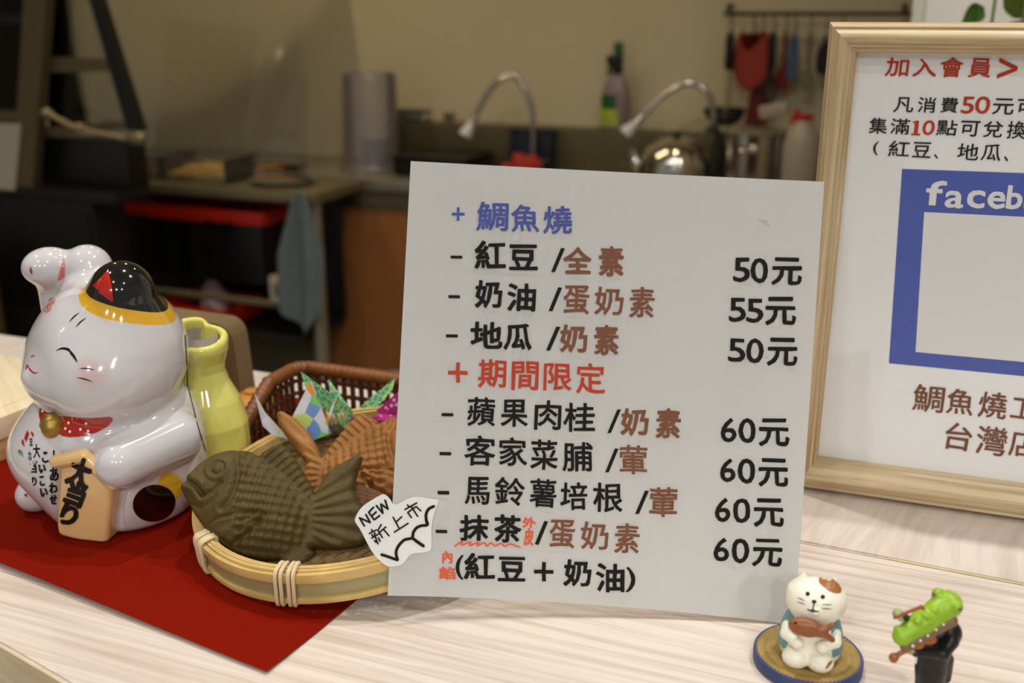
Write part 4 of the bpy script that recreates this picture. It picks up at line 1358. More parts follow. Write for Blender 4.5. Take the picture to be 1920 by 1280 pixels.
for P in ([(640, 388), (680, 404), (720, 425)], [(632, 432), (680, 446), (722, 463)], [(897, 462), (950, 462), (1006, 464)], [(887, 500), (940, 504), (996, 511)]):
    BS.stroke('painted_whisker', s4(P), 1.6, M_gline, scb)
BS.poly('ear_patch', s4([(863, 205), (868, 180), (900, 171), (955, 177), (985, 165), (1015, 172), (1035, 215), (1085, 262), (1103, 300), (1095, 335), (1065, 347), (1020, 342), (960, 315), (905, 272), (872, 240)]), M_tan, scb, 3, .0001)
BS.poly('tail_patch', s4([(1008, 1040), (965, 1062), (940, 1105), (930, 1140), (965, 1118), (1000, 1070)]), M_tan, scb, 3, .0001)
BF.poly('fish_eye', s4(ngon(620, 654, 14, 14, 14)), M_gline, sfish, 3, .0001)

# ================================================================ crocodile violinist
M_croc = mat('lime_green_paint', (140, 176, 32), 0.38, vary=0.12, vscale=130, spec=0.45)
M_coat = mat('black_coat_paint', (20, 18, 17), 0.35, spec=0.4)
M_viol = mat('violin_brown', (150, 84, 30), 0.35, vary=0.15, vscale=200)
M_bow = mat('bow_red_brown', (150, 64, 34), 0.4)
M_paw = mat('pale_green_paint', (150, 164, 104), 0.4)
M_jaw = mat('jaw_brown', (122, 92, 60), 0.45)
M_tooth = mat('tooth_white', (232, 228, 220), 0.3)
CX, CY = 0.2130, 0.4470
cr = thing('crocodile_figurine', 'small green crocodile figurine in a black tailcoat playing a violin', 'figurine', (CX, CY, TZ + .0002), facing(CX, CY))
lo5, h5 = (-30, -36, -1), 0.4
G5 = grid_mm(lo5, (16, 12, 80), h5)
coat = smin(ell(G5, (-3.3, 0, 40), (9.0, 7.4, 13)), ell(G5, (-3.0, 0.5, 26), (7.6, 6.6, 14)), 4)
coat = smin(coat, ell(G5, (2.2, 1.5, 46), (7.0, 6.5, 7.5)), 3)
coat = smin(coat, cap(G5, (3.0, 3.5, 30), (4.0, 4.6, 19), 4.2, 3.2), 2)
coat = smin(coat, cap(G5, (4, -4, 45), (1.6, -11, 41.5), 4.2, 3.0), 2)
coat = smin(coat, cap(G5, (1.6, -11, 41.5), (-10.5, -19, 43.8), 3.0, 2.2), 1.5)
coat = smin(coat, cap(G5, (-10, -3, 48), (-15, -14, 57), 3.6, 2.4), 2)
coat = smin(coat, cap(G5, (-15, -14, 57), (-19, -22, 64), 2.4, 1.9), 1)
for sx_ in (-6.0, 0.4):
    coat = smin(coat, cap(G5, (sx_, 0, 20), (sx_, 0, 3), 3.6, 3.0), 1)
    coat = smin(coat, ell(G5, (sx_, -3, 1.6), (3.2, 6, 2.6)), .8)
coat = smax(coat, -G5[2], .5)
link('tailcoat', sdf_mesh('tailcoat', coat, lo5, h5), M_coat, cr)
hs, he = np.array((-17.2, -23.5, 53.6)), np.array((0.6, -3.5, 64.6))
hd5 = cap(G5, hs, hs * .55 + he * .45, 4.6, 5.4)
hd5 = smin(hd5, cap(G5, hs * .5 + he * .5, he, 5.6, 6.9), 3)
hd5 = smin(hd5, ell(G5, (-4.3, -4.5, 69.5), (3.0, 3.0, 3.2)), 1.5)
hd5 = smin(hd5, ell(G5, (4.6, -8.0, 66.8), (3.0, 3.0, 3.2)), 1.5)
hd5 = smin(hd5, ell(G5, (-19.5, -24.5, 57.4), (2.0, 2.0, 2.0)), 1.5)
for q_ in (.25, .42, .6):
    pp = hs * (1 - q_) + he * q_
    hd5 = smin(hd5, ell(G5, (pp[0] + 1.5, pp[1] - 2, pp[2] + 5.2), (1.8, 1.8, 1.6)), 1.2)
chead = link('head', sdf_mesh('head', hd5, lo5, h5), M_croc, cr)
# lower jaw under the snout with a row of teeth along its edge
jw = cap(G5, hs + np.array((1.8, -1.2, -4.4)), he + np.array((2.5, -3.5, -6.4)), 2.1, 3.2)
jw = smin(jw, cap(G5, hs + np.array((.5, 2, -3.4)), he + np.array((0, 2, -5.4)), 3.0, 3.6), 2)
link('jaw', sdf_mesh('jaw', jw, lo5, h5), M_jaw, chead)
for q_ in (.08, .24, .40, .58, .74):
    pp = (hs * (1 - q_) + he * q_) * .001
    b_ = lathe([(0, -.0007), (.0006, -.0003), (.0007, 0), (.0005, .0004), (0, .0006)], 10)
    o = obj('tooth', b_, M_tooth, chead, (pp[0] + .0040, pp[1] - .0048, pp[2] - .0028))
be = lathe([(0, -.0013), (.0010, -.0008), (.0013, 0), (.0010, .0008), (0, .0013)], 12)
obj('eye', be, M_jaw, chead, (.0062, -.0100, .0672))
be = lathe([(0, -.0013), (.0010, -.0008), (.0013, 0), (.0010, .0008), (0, .0013)], 12)
obj('eye', be, M_jaw, chead, (-.0058, -.0062, .0700))
vi = smin(ell(G5, (-6.4, -15.5, 51.0), (4.6, 3.0, 3.4)), ell(G5, (-10.6, -19.0, 48.8), (3.6, 2.6, 3.0)), 1.5)
vi = smin(vi, cap(G5, (-12, -21, 48), (-18.8, -25.4, 43.3), 1.5, 1.2), 1)
vi = smin(vi, ell(G5, (-19.6, -26, 42.4), (2.3, 2.0, 2.6)), 1)
link('violin', sdf_mesh('violin', vi, lo5, h5), M_viol, cr)
bw = cap(G5, (-21.4, -28, 65.4), (-10.4, -24.6, 72.2), .95, .85)
bw = smin(bw, cap(G5, (-10.4, -24.6, 72.2), (-9.4, -23.6, 70.6), 1.0, .8), .5)
link('bow', sdf_mesh('bow', bw, lo5, h5), M_bow, cr)
hnd = smin(ell(G5, (-13.2, -20.2, 45.0), (2.6, 2.2, 1.9)), cap(G5, (-15, -22, 45.4), (-16.4, -23.4, 46.6), .9), .8)
link('hand', sdf_mesh('hand', hnd, lo5, h5), M_paw, cr)
hn2 = ell(G5, (-20.2, -25.6, 66.4), (2.7, 2.6, 2.4))
hn2 = smin(hn2, cap(G5, (-19, -27, 64.4), (-17.6, -27, 63.8), .9), .8)
link('hand', sdf_mesh('hand', hn2, lo5, h5), M_paw, cr)
obj('shirt_front', box((-.0105, -.0070, .030), (-.0095, -.0066, .040), .0003), M_tooth, cr)

# ================================================================ paper cranes in the basket
def pattern_mat(name, cols, scale, edge=None):
    m = mat(name, (255, 255, 255), 0.55, spec=0.3)
    nt = m.node_tree
    tc = nt.nodes.new('ShaderNodeTexCoord')
    v = nt.nodes.new('ShaderNodeTexVoronoi')
    v.inputs['Scale'].default_value = scale
    nt.links.new(tc.outputs['Object'], v.inputs['Vector'])
    r = nt.nodes.new('ShaderNodeValToRGB')
    r.color_ramp.interpolation = 'CONSTANT'
    if edge:
        v.feature = 'DISTANCE_TO_EDGE'
        nt.links.new(v.outputs['Distance'], r.inputs['Fac'])
        els = [(0.0, edge), (0.09, cols[0])]
    else:
        s = nt.nodes.new('ShaderNodeSeparateColor')
        nt.links.new(v.outputs['Color'], s.inputs[0])
        nt.links.new(s.outputs[0], r.inputs['Fac'])
        els = [(i / len(cols), c) for i, c in enumerate(cols)]
    while len(r.color_ramp.elements) < len(els):
        r.color_ramp.elements.new(0.5)
    for e_, (p_, c_) in zip(r.color_ramp.elements, els):
        e_.position = p_; e_.color = lin(c_)
    nt.links.new(r.outputs['Color'], nt.nodes['Principled BSDF'].inputs['Base Color'])
    return m
M_multi = pattern_mat('patchwork_paper', [(222, 220, 224), (214, 208, 206), (120, 158, 212), (228, 226, 228), (242, 150, 60), (206, 224, 120), (224, 220, 220), (130, 210, 110)], 112)
M_greenp = pattern_mat('green_patterned_paper', [(86, 176, 150)], 260, (190, 222, 110))
M_mag = mat('magenta_paper', (196, 44, 132), 0.5)
nt = M_mag.node_tree
_v = nt.nodes.new('ShaderNodeTexVoronoi'); _v.inputs['Scale'].default_value = 230
_t = nt.nodes.new('ShaderNodeTexCoord'); nt.links.new(_t.outputs['Object'], _v.inputs['Vector'])
_r = nt.nodes.new('ShaderNodeValToRGB'); _r.color_ramp.interpolation = 'CONSTANT'
_r.color_ramp.elements[0].color = lin((236, 190, 220)); _r.color_ramp.elements[1].position = 0.32; _r.color_ramp.elements[1].color = lin((190, 40, 128))
nt.links.new(_v.outputs['Distance'], _r.inputs['Fac']); nt.links.new(_r.outputs['Color'], nt.nodes['Principled BSDF'].inputs['Base Color'])

def crane(label, m, loc, rz, wing, wing2, neck, tail, body):
    t = thing('paper_crane', label, 'paper crane', loc, rz, 'folded paper cranes in the bamboo basket')
    def sheetp(name, faces, pts):
        bm = bmesh.new()
        vs = [bm.verts.new(Vector(p) * .001) for p in pts]
        for f in faces:
            bm.faces.new([vs[i] for i in f])
        bmesh.ops.recalc_face_normals(bm, faces=bm.faces)
        bmesh.ops.solidify(bm, geom=bm.faces[:], thickness=0.0003)
        return obj(name, bm, m, t, sm=False)
    sheetp('wing', *wing); sheetp('wing', *wing2); sheetp('neck', *neck); sheetp('tail', *tail); sheetp('body', *body)
    return t
T3 = [(0, 1, 2)]
T4 = [(0, 1, 2), (0, 2, 3)]
BODYP = ([(0, 1, 4), (1, 2, 4), (2, 3, 4), (3, 0, 4)], [(-13, 0, 4), (0, -7, 5), (13, 0, 4), (0, 7, 5), (0, 0, -8)])
crane('paper crane folded from white, blue and orange patchwork paper', M_multi, (-0.1505, 0.7150, TZ + .041), facing(-0.15, .715),
      ([(0, 1, 2), (0, 2, 3)], [(3, -3, 42), (-13, -7, 14), (1, -10, -2), (16, -8, 2)]),
      ([(0, 1, 2), (0, 2, 3)], [(4, 10, 38), (-11, 8, 12), (2, 9, 0), (15, 8, 4)]),
      ([(0, 1, 2), (0, 2, 3), (3, 2, 4)], [(-37, -2, 36), (-33, -3, 10), (-27, -1, 2), (-31, 0, 20), (-14, 0, -4)]),
      (T4, [(22, 6, 26), (13, 2, 2), (9, 3, -4), (12, 6, 6)]), BODYP)
crane('paper crane folded from green and yellow patterned paper', M_greenp, (-0.1215, 0.7360, TZ + .0420), facing(-0.1215, .736),
      ([(0, 1, 2), (0, 2, 3), (0, 3, 4)], [(-36, -2, 43), (-2, -5, 14), (4, -4, 2), (-4, -4, -6), (-32, -3, 26)]),
      (T4, [(-16, 14, 30), (-4, 7, 8), (4, 6, 0), (-10, 8, 10)]),
      ([(0, 1, 2), (0, 2, 3), (3, 2, 4), (3, 4, 5)], [(34, 2, 33), (31, -1, 24), (16, -2, 8), (14, 1, 18), (2, -1, -4), (1, 1, 6)]),
      (T4, [(-26, 8, 14), (-13, 3, 4), (-12, 4, -3), (-16, 6, 4)]), BODYP)
crane('paper crane folded from magenta dotted paper, half hidden behind the brown cake', M_mag, (-0.0960, 0.7180, TZ + .0480), facing(-0.1, .72) + 0.1,
      (T4, [(27, -3, 30), (10, -5, 6), (17, -6, -2), (30, -4, 6)]),
      (T4, [(22, 12, 26), (-4, 6, 8), (4, 6, 0), (12, 8, 6)]),
      ([(0, 1, 2), (0, 2, 3)], [(-24, -6, 10), (-24, -7, 5), (-4, -6, 0), (-4, -5, 7)]),
      (T4, [(26, 4, 4), (13, 2, 2), (9, 3, -4), (12, 6, 6)]), BODYP)

# ================================================================ rattan tray
M_rat = mat('rattan', (120, 68, 22), 0.42, vary=0.22, vscale=70, spec=0.45)
M_rat2 = mat('rattan_dark', (82, 43, 15), 0.5, vary=0.2, vscale=70)
tray = thing('rattan_tray', 'brown woven rattan tray with a wrapped rim behind the bamboo basket', 'tray', (-0.1817, 0.8371, TZ + .0018), -math.radians(21.0))
TWd, TDp, TH = 0.27, 0.094, 0.050
def th(y):     # wall height falls towards the front
    return TH - 0.030 * max(0.0, (-y - 0.045) / (TDp - 0.045))
rp_ = [(0.0, -TDp, 0), (0.0, -0.012, 0), (0.003, -0.004, 0), (0.011, 0, 0), (TWd - 0.011, 0, 0), (TWd - .003, -.004, 0), (TWd, -0.012, 0), (TWd, -TDp, 0)]
lean_t = math.radians(0)
def dens(P, st):
    out = []
    for a, b in zip(P, P[1:]):
        a, b = Vector(a), Vector(b)
        n = max(1, int((b - a).length / st))
        out += [a.lerp(b, i / n) for i in range(n)]
    return out + [Vector(P[-1])]
DP = dens(rp_, 0.004)
rim = [Vector((p.x, p.y, th(p.y))) for p in DP]
rim2 = dens([tuple(v) for v in rim], 0.0014)
obj('wrapped_rim', tube(rim2, [0.0056 + 0.0006 * (i % 3 == 0) for i in range(len(rim2))], 10), M_rat, tray)
for i, fz in enumerate((.12, .34, .56, .78)):
    obj('weaver', tube([Vector((p.x + (0.0014 if k % 2 else -0.0014) * (1 if p.x > .1 else -1), p.y + (0.0012 if k % 2 else -0.0012), th(p.y) * fz)) for k, p in enumerate(DP)], 0.0019, 6), M_rat2, tray)
bm = bmesh.new()
for k, p in enumerate(DP):
    if k % 2 == 0:
        tube([(p.x, p.y, 0.001), (p.x, p.y, th(p.y))], 0.0021, 6, bm)
obj('stakes', bm, M_rat2, tray)
obj('woven_bottom', box((0.0, -TDp, 0.0), (TWd, -0.001, 0.0022), .0005), M_rat2, tray)
obj('front_wall', tube([(0.0, -TDp, 0.012), (TWd, -TDp, 0.012)], 0.006, 8), M_rat, tray)

# ================================================================ pale wooden box at the left
M_pine = wood('pale_pine', (232, 214, 178), (218, 194, 150), math.radians(63), 3, 40, 0.5)
M_pine2 = wood('pine_side', (206, 168, 116), (184, 140, 88), math.radians(63), 3, 40, 0.5)
dA = Vector((0.45, 0.893, 0)).normalized(); dC = Vector((dA.y, -dA.x, 0))
cA = Vector((-0.3993, 0.7544, 0))
wb = thing('wooden_box', 'pale wooden box with a lid at the left edge, behind the lucky cat', 'box', cA + dA * 0.045 - dC * 0.0 + Vector((0, 0, TZ + .0016)), math.atan2(dA.y, dA.x))
# local x along dA (its near right side), local y to the left/back
L1, L2 = 0.115, 0.16
obj('box_body', box((-L1, 0.002, 0), (.060, L2, .0175), .0012), M_pine2, wb)
lid = obj('lid', box((-L1 - .002, 0.0, .0180), (.0625, L2 + .002, .0362), .0012), M_pine, wb)
obj('lid_panel', box((-L1 + .014, .018, .0360), (.048, L2 - .014, .0368), .0003), M_pine, lid)

# ================================================================ kraft bag and wooden bowl behind the cat
M_kraft = mat('kraft_paper', (112, 88, 52), 0.75, vary=0.1, vscale=22, bump=0.1, bscale=60)
kb = thing('kraft_paper_bag', 'brown kraft paper bag standing behind the yellow pouch of the lucky cat', 'paper bag', (-0.268, 0.898, TZ + .0004), -math.radians(12))
bm = bmesh.new()
prof_ = [(-.055, 0), (.028, 0), (.024, .060), (.022, .068), (.014, .075), (-.055, .080)]
prism(prof_, -.016, .016, bm)
bmesh.ops.transform(bm, matrix=Matrix.Rotation(PI / 2, 4, 'X'), verts=bm.verts)
bmesh.ops.bevel(bm, geom=bm.edges[:], offset=.0015, segments=2, affect='EDGES')
obj('bag_body', bm, M_kraft, kb)
bm = bmesh.new()
for x_ in (-.018, -.004, .010):
    tube([(x_, -.0162, .002), (x_ - .001, -.0162, .074)], .0012, 6, bm)
obj('bag_crease', bm, M_kraft, kb)
M_orw = wood('orange_wood', (206, 140, 66), (182, 112, 48), 0, 8, 40, 0.4)
bw_ = thing('wooden_bowl', 'small orange wooden bowl turned over beside the rattan tray', 'bowl', (-0.2285, 0.8620, TZ + .0004))
obj('bowl_shell', lathe([(0.021, 0), (0.0225, .001), (0.0222, .006), (0.019, .013), (0.012, .0175), (0.008, .0185), (0.0078, .0205), (0.0, .0205)], 40), M_orw, bw_)
# ================================================================ kitchen: steel sink counter
sink = kthing('sink_counter', 'long brushed steel sink counter along the back wall with a raised back ledge', 'counter', 0, 0, 0)
def kb2(name, s0, s1, q0, q1, z0, z1, m, parent, bev=0.0):
    """Box in a kitchen thing's own axes when its origin is K(0,0,0)."""
    return obj(name, box((s0, -q1, z0), (s1, -q0, z1), bev), m, parent)
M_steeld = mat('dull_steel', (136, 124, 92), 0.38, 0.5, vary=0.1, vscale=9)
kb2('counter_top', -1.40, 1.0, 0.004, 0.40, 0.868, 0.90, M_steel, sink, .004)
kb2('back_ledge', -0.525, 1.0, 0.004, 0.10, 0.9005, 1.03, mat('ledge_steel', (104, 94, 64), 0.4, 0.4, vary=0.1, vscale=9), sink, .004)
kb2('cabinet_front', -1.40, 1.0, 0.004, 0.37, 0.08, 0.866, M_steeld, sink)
kb2('plinth', -1.40, 1.0, 0.02, 0.33, 0.0, 0.079, M_dark, sink)

def faucet(label, s, q, pts, group):
    t = kthing('gooseneck_faucet', label, 'faucet', s, q, 0.9005, group)
    obj('faucet_base', lathe([(0, 0), (.024, 0), (.024, .012), (.016, .03), (.013, .06), (0, .06)], 24), M_steel2, t)
    P = spline(pts, 10)
    obj('spout', tube(P, 0.0085, 12), M_steel2, t)
    e0, e1 = Vector(pts[-2]), Vector(pts[-1])
    d = (e1 - e0).normalized()
    obj('spray_head', tube([e1 - d * .012, e1, e1 + d * .022, e1 + d * .030], [.009, .012, .019, .018], 16), M_lampbody, t)['label'] = 'white plastic spray head'
    obj('lever', tube([(.018, -.005, .035), (.05, -.015, .052)], [.006, .004], 8), M_steel2, t)
    return t
GF = 'gooseneck faucets over the sink'
faucet('gooseneck faucet over the red cloth, nearer the clear plastic bin', -0.008, 0.17, [(0, 0, .05), (.002, 0, .14), (-.012, 0, .22), (-.062, -.004, .285), (-.115, -.02, .252), (-.150, -.04, .19), (-.172, -.06, .140)], GF)
faucet('gooseneck faucet above the round kettle, next to the hanging strainer', 0.508, 0.168, [(0, 0, .05), (.004, 0, .16), (-.008, 0, .235), (-.062, -.004, .275), (-.125, -.02, .245), (-.175, -.04, .195), (-.205, -.06, .160)], GF)

M_navyp = mat('navy_plastic', (24, 30, 46), 0.4)
nb = kthing('navy_box', 'dark navy plastic box behind the faucet with the red cloth', 'box', -0.025, 0.125, 0.9005)
obj('box_body', box((-.066, -.018, 0), (.066, .018, .122), .006), M_navyp, nb)
obj('box_lid', box((-.069, -.020, .1225), (.069, .020, .132), .004), M_navyp, nb)
# red cloth heap
M_redcloth = mat('red_cloth', (176, 48, 36), 0.85, vary=0.15, vscale=60, bump=0.3, bscale=300)
lo6 = (-90, -50, -2)
G6 = grid_mm(lo6, (90, 50, 100), 2.0)
cl = ell(G6, (20, 0, 18), (48, 34, 62))
cl = smin(cl, ell(G6, (-30, -4, 10), (46, 30, 28)), 20)
cl = cl + 4.5 * np.sin(G6[0] / 9 + G6[2] / 14) + 3 * np.sin(G6[1] / 8 + G6[0] / 20)
cl = smax(cl * .8, -G6[2], 3)
rc = link('red_cloth', sdf_mesh('red_cloth', cl, lo6, 2.0), M_redcloth)
rc.location = K(-0.015, 0.27, 0.9008); rc.rotation_euler = (0, 0, KROT)
tag(rc, 'red dishcloth heaped on the sink counter below the left faucet', 'cloth')
# dark roasting tins and a steel box left of the faucet
tn = kthing('black_pan', 'black rectangular pan on the sink counter beside the clear plastic bin', 'pan', -0.275, 0.215, 0.9005)
obj('pan_body', box((-.115, -.10, 0), (.115, .10, .052), .012), M_black, tn)
obj('pan_rim', box((-.122, -.107, .0522), (.122, .107, .058), .003), M_dark, tn)
sbx = kthing('steel_box', 'small steel box standing on the back ledge above the black pan', 'box', -0.455, 0.055, 1.0305)
obj('box_body', box((-.058, -.03, 0), (.058, .03, .028), .004), M_steel2, sbx)
obj('box_lid', box((-.06, -.032, .0283), (.06, .032, .034), .003), M_dark, sbx)
mg = kthing('metal_cup', 'small bright metal cup standing on the back ledge left of the faucet', 'cup', -0.325, 0.055, 1.0305)
obj('cup_wall', lathe([(0, 0), (.016, 0), (.019, .03), (.018, .03), (.0155, .002), (0, .002)], 20), M_steel2, mg)
# tall clear bin
M_bin = clear_mat('clear_bin_plastic', (.99, .99, .99), film=0.22, filmcol=(200, 190, 184), rough=.2)
bn = kthing('clear_bin', 'tall clear plastic bin standing upside down on the steel counter', 'bin', -0.512, 0.215, 0.9005)
obj('bin_wall', lathe([(.095, 0), (.092, .004), (.084, .03), (.080, .27), (.074, .285), (0, .288), (0, .286), (.072, .283), (.078, .268), (.082, .03), (.090, .006)], 40), M_bin, bn)
obj('bin_lip', lathe([(.095, 0), (.099, .002), (.099, .010), (.0935, .012)], 40), M_bin, bn)
M_bluegrey = mat('bluegrey_cloth', (92, 96, 112), 0.8)
ib = kthing('grey_tumbler', 'grey tumbler seen through the clear plastic bin', 'cup', -0.498, 0.215, 0.9008)
obj('tumbler_wall', lathe([(0, 0), (.036, 0), (.045, .085), (.043, .085), (.034, .003), (0, .003)], 24), M_bluegrey, ib)

# spray bottle on the ledge
M_bgreen = mat('label_green', (30, 92, 44), 0.4)
M_byel = mat('label_yellow_green', (170, 186, 54), 0.4, vary=0.25, vscale=40)
M_bcl = mat('milky_bottle', (150, 130, 128), 0.25, spec=0.5)
M_bdk = mat('dark_green_plastic', (16, 34, 28), 0.35)
sp = kthing('spray_bottle', 'green and yellow labelled spray bottle standing on the ledge between the faucets', 'bottle', 0.206, 0.055, 1.0305)
bprof = [(0, 0), (.038, 0), (.042, .006), (.043, .09), (.040, .115), (.026, .145), (.014, .158), (.013, .170), (0, .170)]
bb = lathe(bprof, 32); bmesh.ops.scale(bb, vec=(1, .62, 1), verts=bb.verts)
obj('bottle_body', bb, M_bcl, sp)
def halfwrap(r, z0, z1, a0, a1, m, name):
    bm = bmesh.new(); n = 14; pv = None
    for k in range(n + 1):
        a = a0 + (a1 - a0) * k / n
        p = [bm.verts.new((r * math.cos(a), r * .62 * math.sin(a), z)) for z in (z0, z1)]
        if pv:
            bm.faces.new((pv[0], p[0], p[1], pv[1]))
        pv = p
    return obj(name, bm, m, sp)
halfwrap(.0442, .060, .100, PI * .95, PI * 1.55, M_bgreen, 'label')
halfwrap(.0443, .012, .0595, PI * .95, PI * 1.60, M_byel, 'label')
obj('cap', lathe([(.015, .158), (.017, .160), (.017, .178), (.012, .182), (0, .182)], 20), M_bdk, sp)
obj('sprayer_head', box((-.030, -.012, .182), (.016, .012, .208), .005), M_bdk, sp)
obj('sprayer_top', box((-.010, -.010, .2085), (.016, .010, .245), .005), M_bgreen, sp)
obj('trigger', tube(spline([(-.018, 0, .182), (-.026, 0, .168), (-.022, 0, .150)], 5), .004, 8), M_bdk, sp)

# kettle and pot
kt = kthing('kettle', 'round polished steel kettle on the counter below the right faucet', 'kettle', 0.440, 0.285, 0.9005)
obj('kettle_body', lathe([(0, 0), (.085, 0), (.096, .012), (.100, .045), (.094, .085), (.078, .115), (.052, .134), (.030, .140), (0, .141)], 48), M_steel2, kt)
obj('kettle_lid_knob', lathe([(0, .141), (.008, .1412), (.011, .150), (.008, .157), (0, .158)], 16), M_black, kt)
obj('kettle_handle', tube(spline([(.088, 0, .03), (.112, 0, .06), (.116, 0, .12), (.100, 0, .165), (.078, 0, .160)], 6), .0105, 10), M_black, kt)
obj('kettle_spout', tube(spline([(-.085, 0, .05), (-.112, 0, .075), (-.122, 0, .105)], 5), [.016] * 6 + [.013] * 5, 12), M_steel2, kt)
pt_ = kthing('stock_pot', 'tall steel stock pot on the counter right of the kettle', 'pot', 0.648, 0.300, 0.9005)
obj('pot_wall', lathe([(0, 0), (.074, 0), (.078, .006), (.078, .158), (.082, .160), (.082, .164), (.0755, .164), (.0755, .006), (0, .004)], 48), M_steel2, pt_)
for sx in (-1, 1):
    obj('pot_handle', tube(spline([(-.022, sx * .078, .125), (-.018, sx * .102, .128), (.018, sx * .102, .128), (.022, sx * .078, .125)], 5), .005, 8), M_steel2, pt_)
lp_ = kthing('pot_lid', 'steel lid lying on the tall stock pot', 'lid', 0.648, 0.300, 1.0653)
obj('lid_disc', lathe([(0, .012), (.04, .010), (.076, .003), (.081, 0), (.081, .0035), (.076, .006), (.04, .0135), (0, .0155)], 40), M_steel, lp_)
obj('lid_knob', lathe([(0, .0155), (.006, .0157), (.010, .024), (.008, .030), (0, .031)], 16), M_black, lp_)

# white spray bottle with red band, red bottle, yellow tin, blue cloth
M_whitep = mat('white_plastic', (176, 164, 140), 0.4)
ws = kthing('trigger_bottle', 'white trigger spray bottle with a red band beside the oak picture frame', 'bottle', 0.772, 0.39, 0.9005)
bb = lathe([(0, 0), (.040, 0), (.044, .006), (.045, .145), (.038, .175), (.020, .205), (.016, .218), (0, .218)], 32)
obj('bottle_body', bb, M_whitep, ws)
obj('neck_band', lathe([(.018, .206), (.021, .208), (.021, .222), (.0, .223)], 20), M_red, ws)
obj('sprayer_head', box((-.050, -.013, .224), (.020, .013, .256), .006, Matrix.Rotation(math.radians(-14), 4, 'Y')), M_whitep, ws)
obj('trigger', tube(spline([(-.012, 0, .235), (-.024, 0, .215), (-.026, 0, .195)], 5), .005, 8), M_red, ws)
M_dred = mat('dark_red_glass', (92, 18, 14), 0.25)
rb = kthing('red_bottle', 'dark red bottle behind the white trigger bottle', 'bottle', 0.835, 0.22, 0.9005)
obj('bottle_body', lathe([(0, 0), (.034, 0), (.037, .005), (.037, .13), (.030, .155), (.013, .175), (.012, .21), (0, .21)], 24), M_dred, rb)
obj('bottle_cap', lathe([(.0135, .205), (.0145, .207), (.0145, .228), (0, .229)], 16), M_black, rb)
M_yel = mat('yellow_tin', (186, 140, 30), 0.45)
yt = kthing('yellow_tin', 'yellow square tin on the counter beside the oak frame', 'tin', 0.868, 0.37, 0.9005)
obj('tin_body', box((-.045, -.03, 0), (.045, .03, .078), .004), M_yel, yt)
obj('tin_lid', box((-.047, -.032, .0783), (.047, .032, .085), .003), M_yel, yt)
M_bcloth = mat('blue_cloth', (112, 132, 158), 0.85)
lo7 = (-50, -40, -2)
G7 = grid_mm(lo7, (50, 40, 60), 2.0)
cb = ell(G7, (6, 0, 4), (34, 24, 38)) + 2.5 * np.sin(G7[0] / 6 + G7[2] / 9)
cb = smax(cb * .8, -G7[2], 2)
bc = link('blue_cloth', sdf_mesh('blue_cloth', cb, lo7, 2.0), M_bcloth)
bc.location = K(0.868, 0.37, 0.9860); bc.rotation_euler = (0, 0, KROT)
tag(bc, 'light blue cloth lying on the yellow tin', 'cloth')

# ================================================================ utensil rail
rl = kthing('utensil_rail', 'steel utensil rail on the back wall above the pot', 'rail', 0.512, 0.05, 1.352)
obj('rail_bar', tube([(-.012, 0, 0), (.47, 0, 0)], .0055, 10), M_dark, rl)
for x_ in (0.0, 0.45):
    obj('rail_bracket', tube([(x_, .046, .022), (x_, .012, .022), (x_, 0, .0)], .006, 8), M_dark, rl)
def hook(t, z=0.0):
    return obj('hook', tube(spline([(0, 0, z), (.004, -.004, z + .018), (0, -.008, z + .036), (-.003, .004, z + .044), (0, .010, z + .032)], 4), .0017, 6), M_dark, t)
GU = 'kitchen tools hanging from the utensil rail'
RZ = 1.352
M_orange = mat('orange_red_silicone', (160, 48, 20), 0.55)
st_ = kthing('strainer', 'black handled ladle strainer with a shiny shaft, leftmost on the rail', 'strainer', 0.527, 0.062, 0, GU)
hook(st_, RZ - .046)
obj('handle', tube([(0, -.012, 1.305), (0, -.012, 1.29), (0, -.012, 1.22), (0, -.012, 1.205)], [.008, .012, .013, .010], 12), M_black, st_)
obj('shaft', tube([(0, -.012, 1.205), (0, -.012, 1.185), (0, -.012, 1.17), (0, -.012, 1.15), (0, -.012, 1.12), (0, -.012, 1.09)], [.006, .0075, .006, .0078, .006, .007], 10), mat('shaft_steel', (206, 186, 146), 0.25, 0.45), st_)
bm = bmesh.new()
for k in range(12):
    a = 2 * PI * k / 12
    tube([(.053 * math.cos(a) * math.sin(u_), -.036 + .053 * math.sin(a) * math.sin(u_), 1.100 - .046 * math.cos(u_) * .9) for u_ in np.linspace(.1, PI / 2, 8)], .0024, 6, bm)
for u_ in (.5, .9, 1.25, PI / 2):
    tube([(.053 * math.cos(a) * math.sin(u_), -.036 + .053 * math.sin(a) * math.sin(u_), 1.100 - .0414 * math.cos(u_)) for a in np.linspace(0, 2 * PI, 28)[:-1]], .0036 if u_ < 1.5 else .006, 6, bm, closed=True)
obj('strainer_bowl', bm, M_dark, st_)
mt = kthing('oven_mitt', 'orange-red oven mitt hanging on the rail between two black handles', 'mitt', 0.585, 0.055, 0, GU)
hook(mt, RZ - .046)
poly = smoothc([(-.030, 1.308), (-.024, 1.285), (-.010, 1.262), (.018, 1.292), (.032, 1.308), (.046, 1.280), (.049, 1.235), (.046, 1.190), (.020, 1.158), (-.012, 1.152), (-.036, 1.178), (-.050, 1.215), (-.046, 1.260), (-.042, 1.29)], 3)
bm = prism(poly, -.013, .013)
bmesh.ops.transform(bm, matrix=Matrix.Rotation(PI / 2, 4, 'X'), verts=bm.verts)
bmesh.ops.bevel(bm, geom=[e for e in bm.edges if abs(e.verts[0].co.y - e.verts[1].co.y) < 1e-6], offset=.006, segments=3, affect='EDGES')
obj('mitt_body', bm, M_orange, mt)
